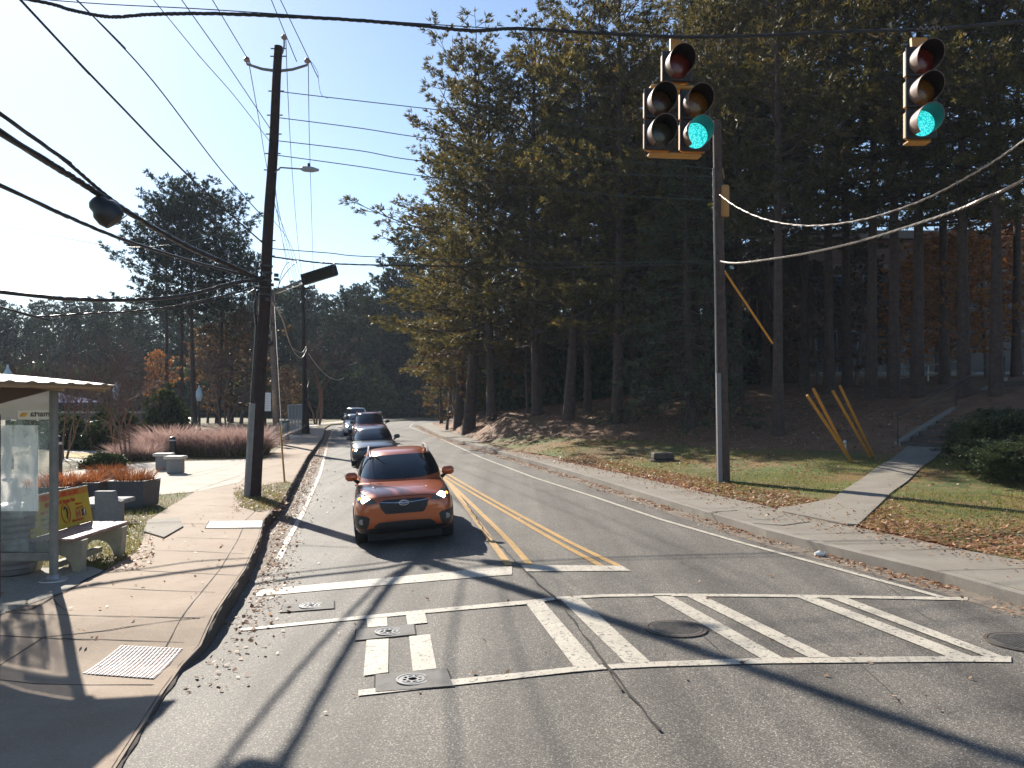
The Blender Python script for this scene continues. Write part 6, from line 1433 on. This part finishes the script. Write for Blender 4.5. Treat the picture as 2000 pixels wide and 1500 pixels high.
# understory on both sides
un = 'dark understory bush at the foot of the wood'
for i in range(64):
    if i < 28: px, Y = 500 + i * 14, random.uniform(104, 116); X = (px - 1000) * Y / F; z = zL(Y) if Y < 100 else .15
    else: px, Y = 960 + (i - 28) * 17, random.uniform(56, 66); X = (px - 1000) * Y / F; z = zR(X, Y)
    if X > 17 and Y > 49: continue
    s_ = random.uniform(3.5, 6); plant('shr', mk_shrub, (X, Y, z), un, 'understory bushes along the woods', (s_, s_, s_ * random.uniform(.8, 1.3)))
for i in range(26): px = -60 + i * 24; q = A(px, 800, random.uniform(112, 124)); s_ = random.uniform(5, 8); plant('shr', mk_shrub, (q.x, q.y, .1), un, 'understory bushes along the woods', (s_, s_, s_ * .9))
# junipers on the right
def mk_jun(l, a, g):
    me, b, bark = pine(91, 1.6, .05, 1.3, 46, M['juniper'], M['bark'], prof='oval', tuft=(9, .13, .03), dens=5, r0=.05, droop=-.1, gap=0); t = thing('juniper', a, 'shrub', l, g); link_mesh('foliage', me, t); b.build('stems', bark, t, local=True); return t
gj = 'junipers beside the steps'
for i, (px, py, s_) in enumerate(((1880, 905, .75), (1915, 925, .8), (1955, 940, .85), (1995, 945, .9), (1925, 890, 1.0), (1965, 905, 1.05), (2010, 900, 1.1), (1880, 880, .8), (2060, 950, 1.0), (1990, 870, 1.0))):
    q = GZ(px, py); plant('jun', mk_jun, q, ['juniper at the left tip of the bed beside the footpath', 'juniper second along the front of the bed', 'juniper third along the front of the bed', 'juniper at the front right edge', 'juniper in the middle of the bed', 'taller juniper in the middle right of the bed', 'juniper cut by the right edge', 'juniper nearest the foot of the steps', 'juniper outside the right edge', 'juniper at the back of the bed below the steps'][i], gj, (s_ * .85, s_ * .85, s_ * .52))
# pink muhly grasses
def mk_muhly(l, a, g):
    t = thing('muhly_grass', a, 'ornamental grass', l, g); link_mesh('base_blades', blades(700, .45, .75, .018, .55, 21, M['blade'], 'base_blades'), t); link_mesh('plumes', blades(620, .42, 1.45, .020, .8, 22, M['plume'], 'plumes', jit=.6, droop=.3), t); return t
gm = 'pink muhly grasses edging the plaza'
mu = ((300, 893), (325, 890), (352, 889), (378, 890), (404, 890), (428, 890), (452, 890), (476, 889), (497, 888), (513, 884), (310, 880), (340, 878), (372, 876), (402, 876), (432, 875), (462, 874), (490, 872), (508, 870))
for i, (px, py) in enumerate(mu):
    q = GL(px, py); s_ = random.uniform(.55, 1.12) * (1 + .25 * (i % 10) / 10)
    plant('mu', mk_muhly, q, 'clump of pink plumed muhly grass in the bed behind the plaza', gm, s_)
for i, (px, py) in enumerate(((235, 900), (262, 898), (285, 898))): plant('mu', mk_muhly, GL(px, py), ['green grass clump by the bare stems', 'green grass clump left of the stone seats', 'pale grass clump behind the stone seats'][i], 'grass clumps left of the stone seats', .6)

# ------------------------------------------------------------ fallen leaves and grass
def scatter(name, pts, size, m, kind='stuff', flat=.35, label=None, lift=.012):
    n = len(pts); g = RNG; P = np.array(pts); a = g.random(n) * 6.28; L = size * (.5 + g.random(n)); W = L * (.45 + .4 * g.random(n))
    t1 = np.stack([np.cos(a), np.sin(a), g.normal(0, flat, n)], 1); t2 = np.stack([-np.sin(a), np.cos(a), g.normal(0, flat, n)], 1); P[:, 2] += lift + size * .25 * g.random(n)
    V = np.stack([P - t1 * L[:, None] * .5, P + t2 * W[:, None] * .5, P + t1 * L[:, None] * .5, P - t2 * W[:, None] * .5], 1).reshape(-1, 3)
    Q = (np.arange(n) * 4)[:, None] + np.array([[0, 1, 2, 3]]); me = fast_mesh(name, V, Q, np.repeat(g.random(n) ** 1.3, 4), m)
    o = link_mesh(name, me); o['kind'] = kind
    if label: o['label'] = label
    return o
L_ = []
REp = [(p.x, p.y) for p in RE[4:-4]]
for (a, b_) in zip(REp, REp[1:]):
    ln_ = math.hypot(b_[0] - a[0], b_[1] - a[1])
    for _ in range(int(ln_ * 150)):
        u = random.random(); x = a[0] + (b_[0] - a[0]) * u; y = a[1] + (b_[1] - a[1]) * u; w_ = abs(random.gauss(0, .22)); 
        if math.sin(y * 1.7) + math.sin(y * 4.1) + random.gauss(0, 1) < -.3: continue
        L_.append((x - w_, y, road_z(x - w_, y)))
for _ in range(2200):
    y = random.uniform(9, 40); x = xin(y) - abs(random.gauss(0, .5)); L_.append((x, y, .155))
LEp = [(p.x, p.y) for p in LE]
for (a, b_) in zip(LEp, LEp[1:]):
    ln_ = math.hypot(b_[0] - a[0], b_[1] - a[1])
    for _ in range(int(ln_ * (90 if a[1] > 9.5 else 35))):
        u = random.random(); x = a[0] + (b_[0] - a[0]) * u; y = a[1] + (b_[1] - a[1]) * u; w_ = abs(random.gauss(0, .28)) + random.choice((.04, .18, .2, .22)); L_.append((x + w_, y, road_z(x + w_, y)))
for _ in range(260): y = random.uniform(8, 25); x = random.uniform(-7, -4); L_.append((x, y, .002)) if not inside([(p[0], p[1]) for p in [(-5.6, 9)]] * 3, x, y) else 0
for _ in range(1200):
    q = GR(random.uniform(500, 1900), random.uniform(1000, 1400)); 
    if random.random() < .05: L_.append(tuple(q))
for _ in range(700): q = GL(random.uniform(200, 300), random.uniform(1000, 1115)); L_.append((q.x, q.y, 0)) if q.x < -5.5 else 0
for _ in range(1100): q = GL(random.uniform(455, 560), random.uniform(945, 1000)); L_.append((q.x, q.y, .01))
scatter('fallen_leaves', L_, .05, M['litter'], label='fallen leaves gathered along the gutters and pavements')
L_ = []
for _ in range(42000):
    near_ = random.random() < .45; y = random.uniform(9.5, 32) if near_ else random.uniform(9.5, 60); d = abs(random.gauss(0, 1.9)) if near_ else random.uniform(0, 14); x = xin(y) + .05 + d
    nz = math.sin(x * .9 + y * .5) + math.sin(x * 2.3 - y * 1.3) * .6 + random.gauss(0, .6)
    if d > 1.3 and inside(lawn_poly, x, y) and nz < .35: continue
    L_.append((x, y, zR(x, y)))
scatter('bank_leaves', L_, .08, M['litter'], label='fallen leaves strewn over the right lawn and bank')
def turf(name, pts, h, w_, label):
    g = RNG; P = np.array(pts); n = len(P); d = g.normal(0, .45, (n, 3)); d[:, 2] = 1; a = g.random(n) * 6.28; s_ = np.stack([np.cos(a), np.sin(a), np.zeros(n)], 1) * w_; H = (h * (.5 + g.random(n)))[:, None]
    V = np.stack([P - s_, P + s_, P + d * H], 1).reshape(-1, 3); Q = (np.arange(n) * 3)[:, None] + np.array([[0, 1, 2]]); o = link_mesh(name, fast_mesh(name, V, Q, np.repeat(g.random(n), 3), M['blade'])); tag(o, label, None, None, 'stuff'); return o
T_ = []
xs_ = [p[0] for p in lawn_poly]
while len(T_) < 60000:
    y = 9.6 + 30 * random.random() ** 1.5; x = random.uniform(-1, 22)
    if inside(lawn_poly, x, y) and math.sin(x * 1.1 + y * .6) + math.sin(x * .4 - y * .9) + random.gauss(0, .7) > -.3 and x - xin(y) > .25:
        if abs((x - 6.0) * .58 - (y - 16) * .45) < .0: continue
        if inside(FP, x, y): continue
        T_.append((x, y, zR(x, y)))
turf('lawn_grass', T_, .06, .008, 'short green and tawny grass of the right lawn')
T_ = []
for _ in range(14000):
    q = GL(random.uniform(60, 560), random.uniform(935, 1115)); 
    if q.x > interp([(10, -5.9), (13, -5.8), (17, -6.6), (24, -8.6)], q.y): continue
    if inside(PV, q.x, q.y) or inside(PL, q.x, q.y) or inside(PAD, q.x, q.y): continue
    T_.append((q.x, q.y, 0))
vp = LP((455, 962), (505, 950), (556, 941), (570, 943), (560, 962), (548, 982), (540, 992), (505, 1000), (470, 990))
for _ in range(2200):
    q = GL(random.uniform(452, 572), random.uniform(940, 1001))
    if inside(vp, q.x, q.y): T_.append((q.x, q.y, .005))
turf('verge_grass', T_, .07, .007, 'tufted grass of the left verges')

# ------------------------------------------------------------ air
b = MB(); b.box((0, 160, 24.0), (760, 420, 52.6)); hz_ = b.build('haze', M['white']); hz_['kind'] = 'stuff'; hz_['label'] = 'thin bluish winter haze'
m = bpy.data.materials.new('haze_air'); m.use_nodes = True; m.node_tree.nodes.clear(); o_ = m.node_tree.nodes.new('ShaderNodeOutputMaterial'); v_ = m.node_tree.nodes.new('ShaderNodeVolumePrincipled')
v_.inputs['Color'].default_value = (.72, .82, 1, 1); v_.inputs['Density'].default_value = .00032; v_.inputs['Anisotropy'].default_value = .0; m.node_tree.links.new(v_.outputs[0], o_.inputs['Volume'])
hz_.data.materials.clear(); hz_.data.materials.append(m)
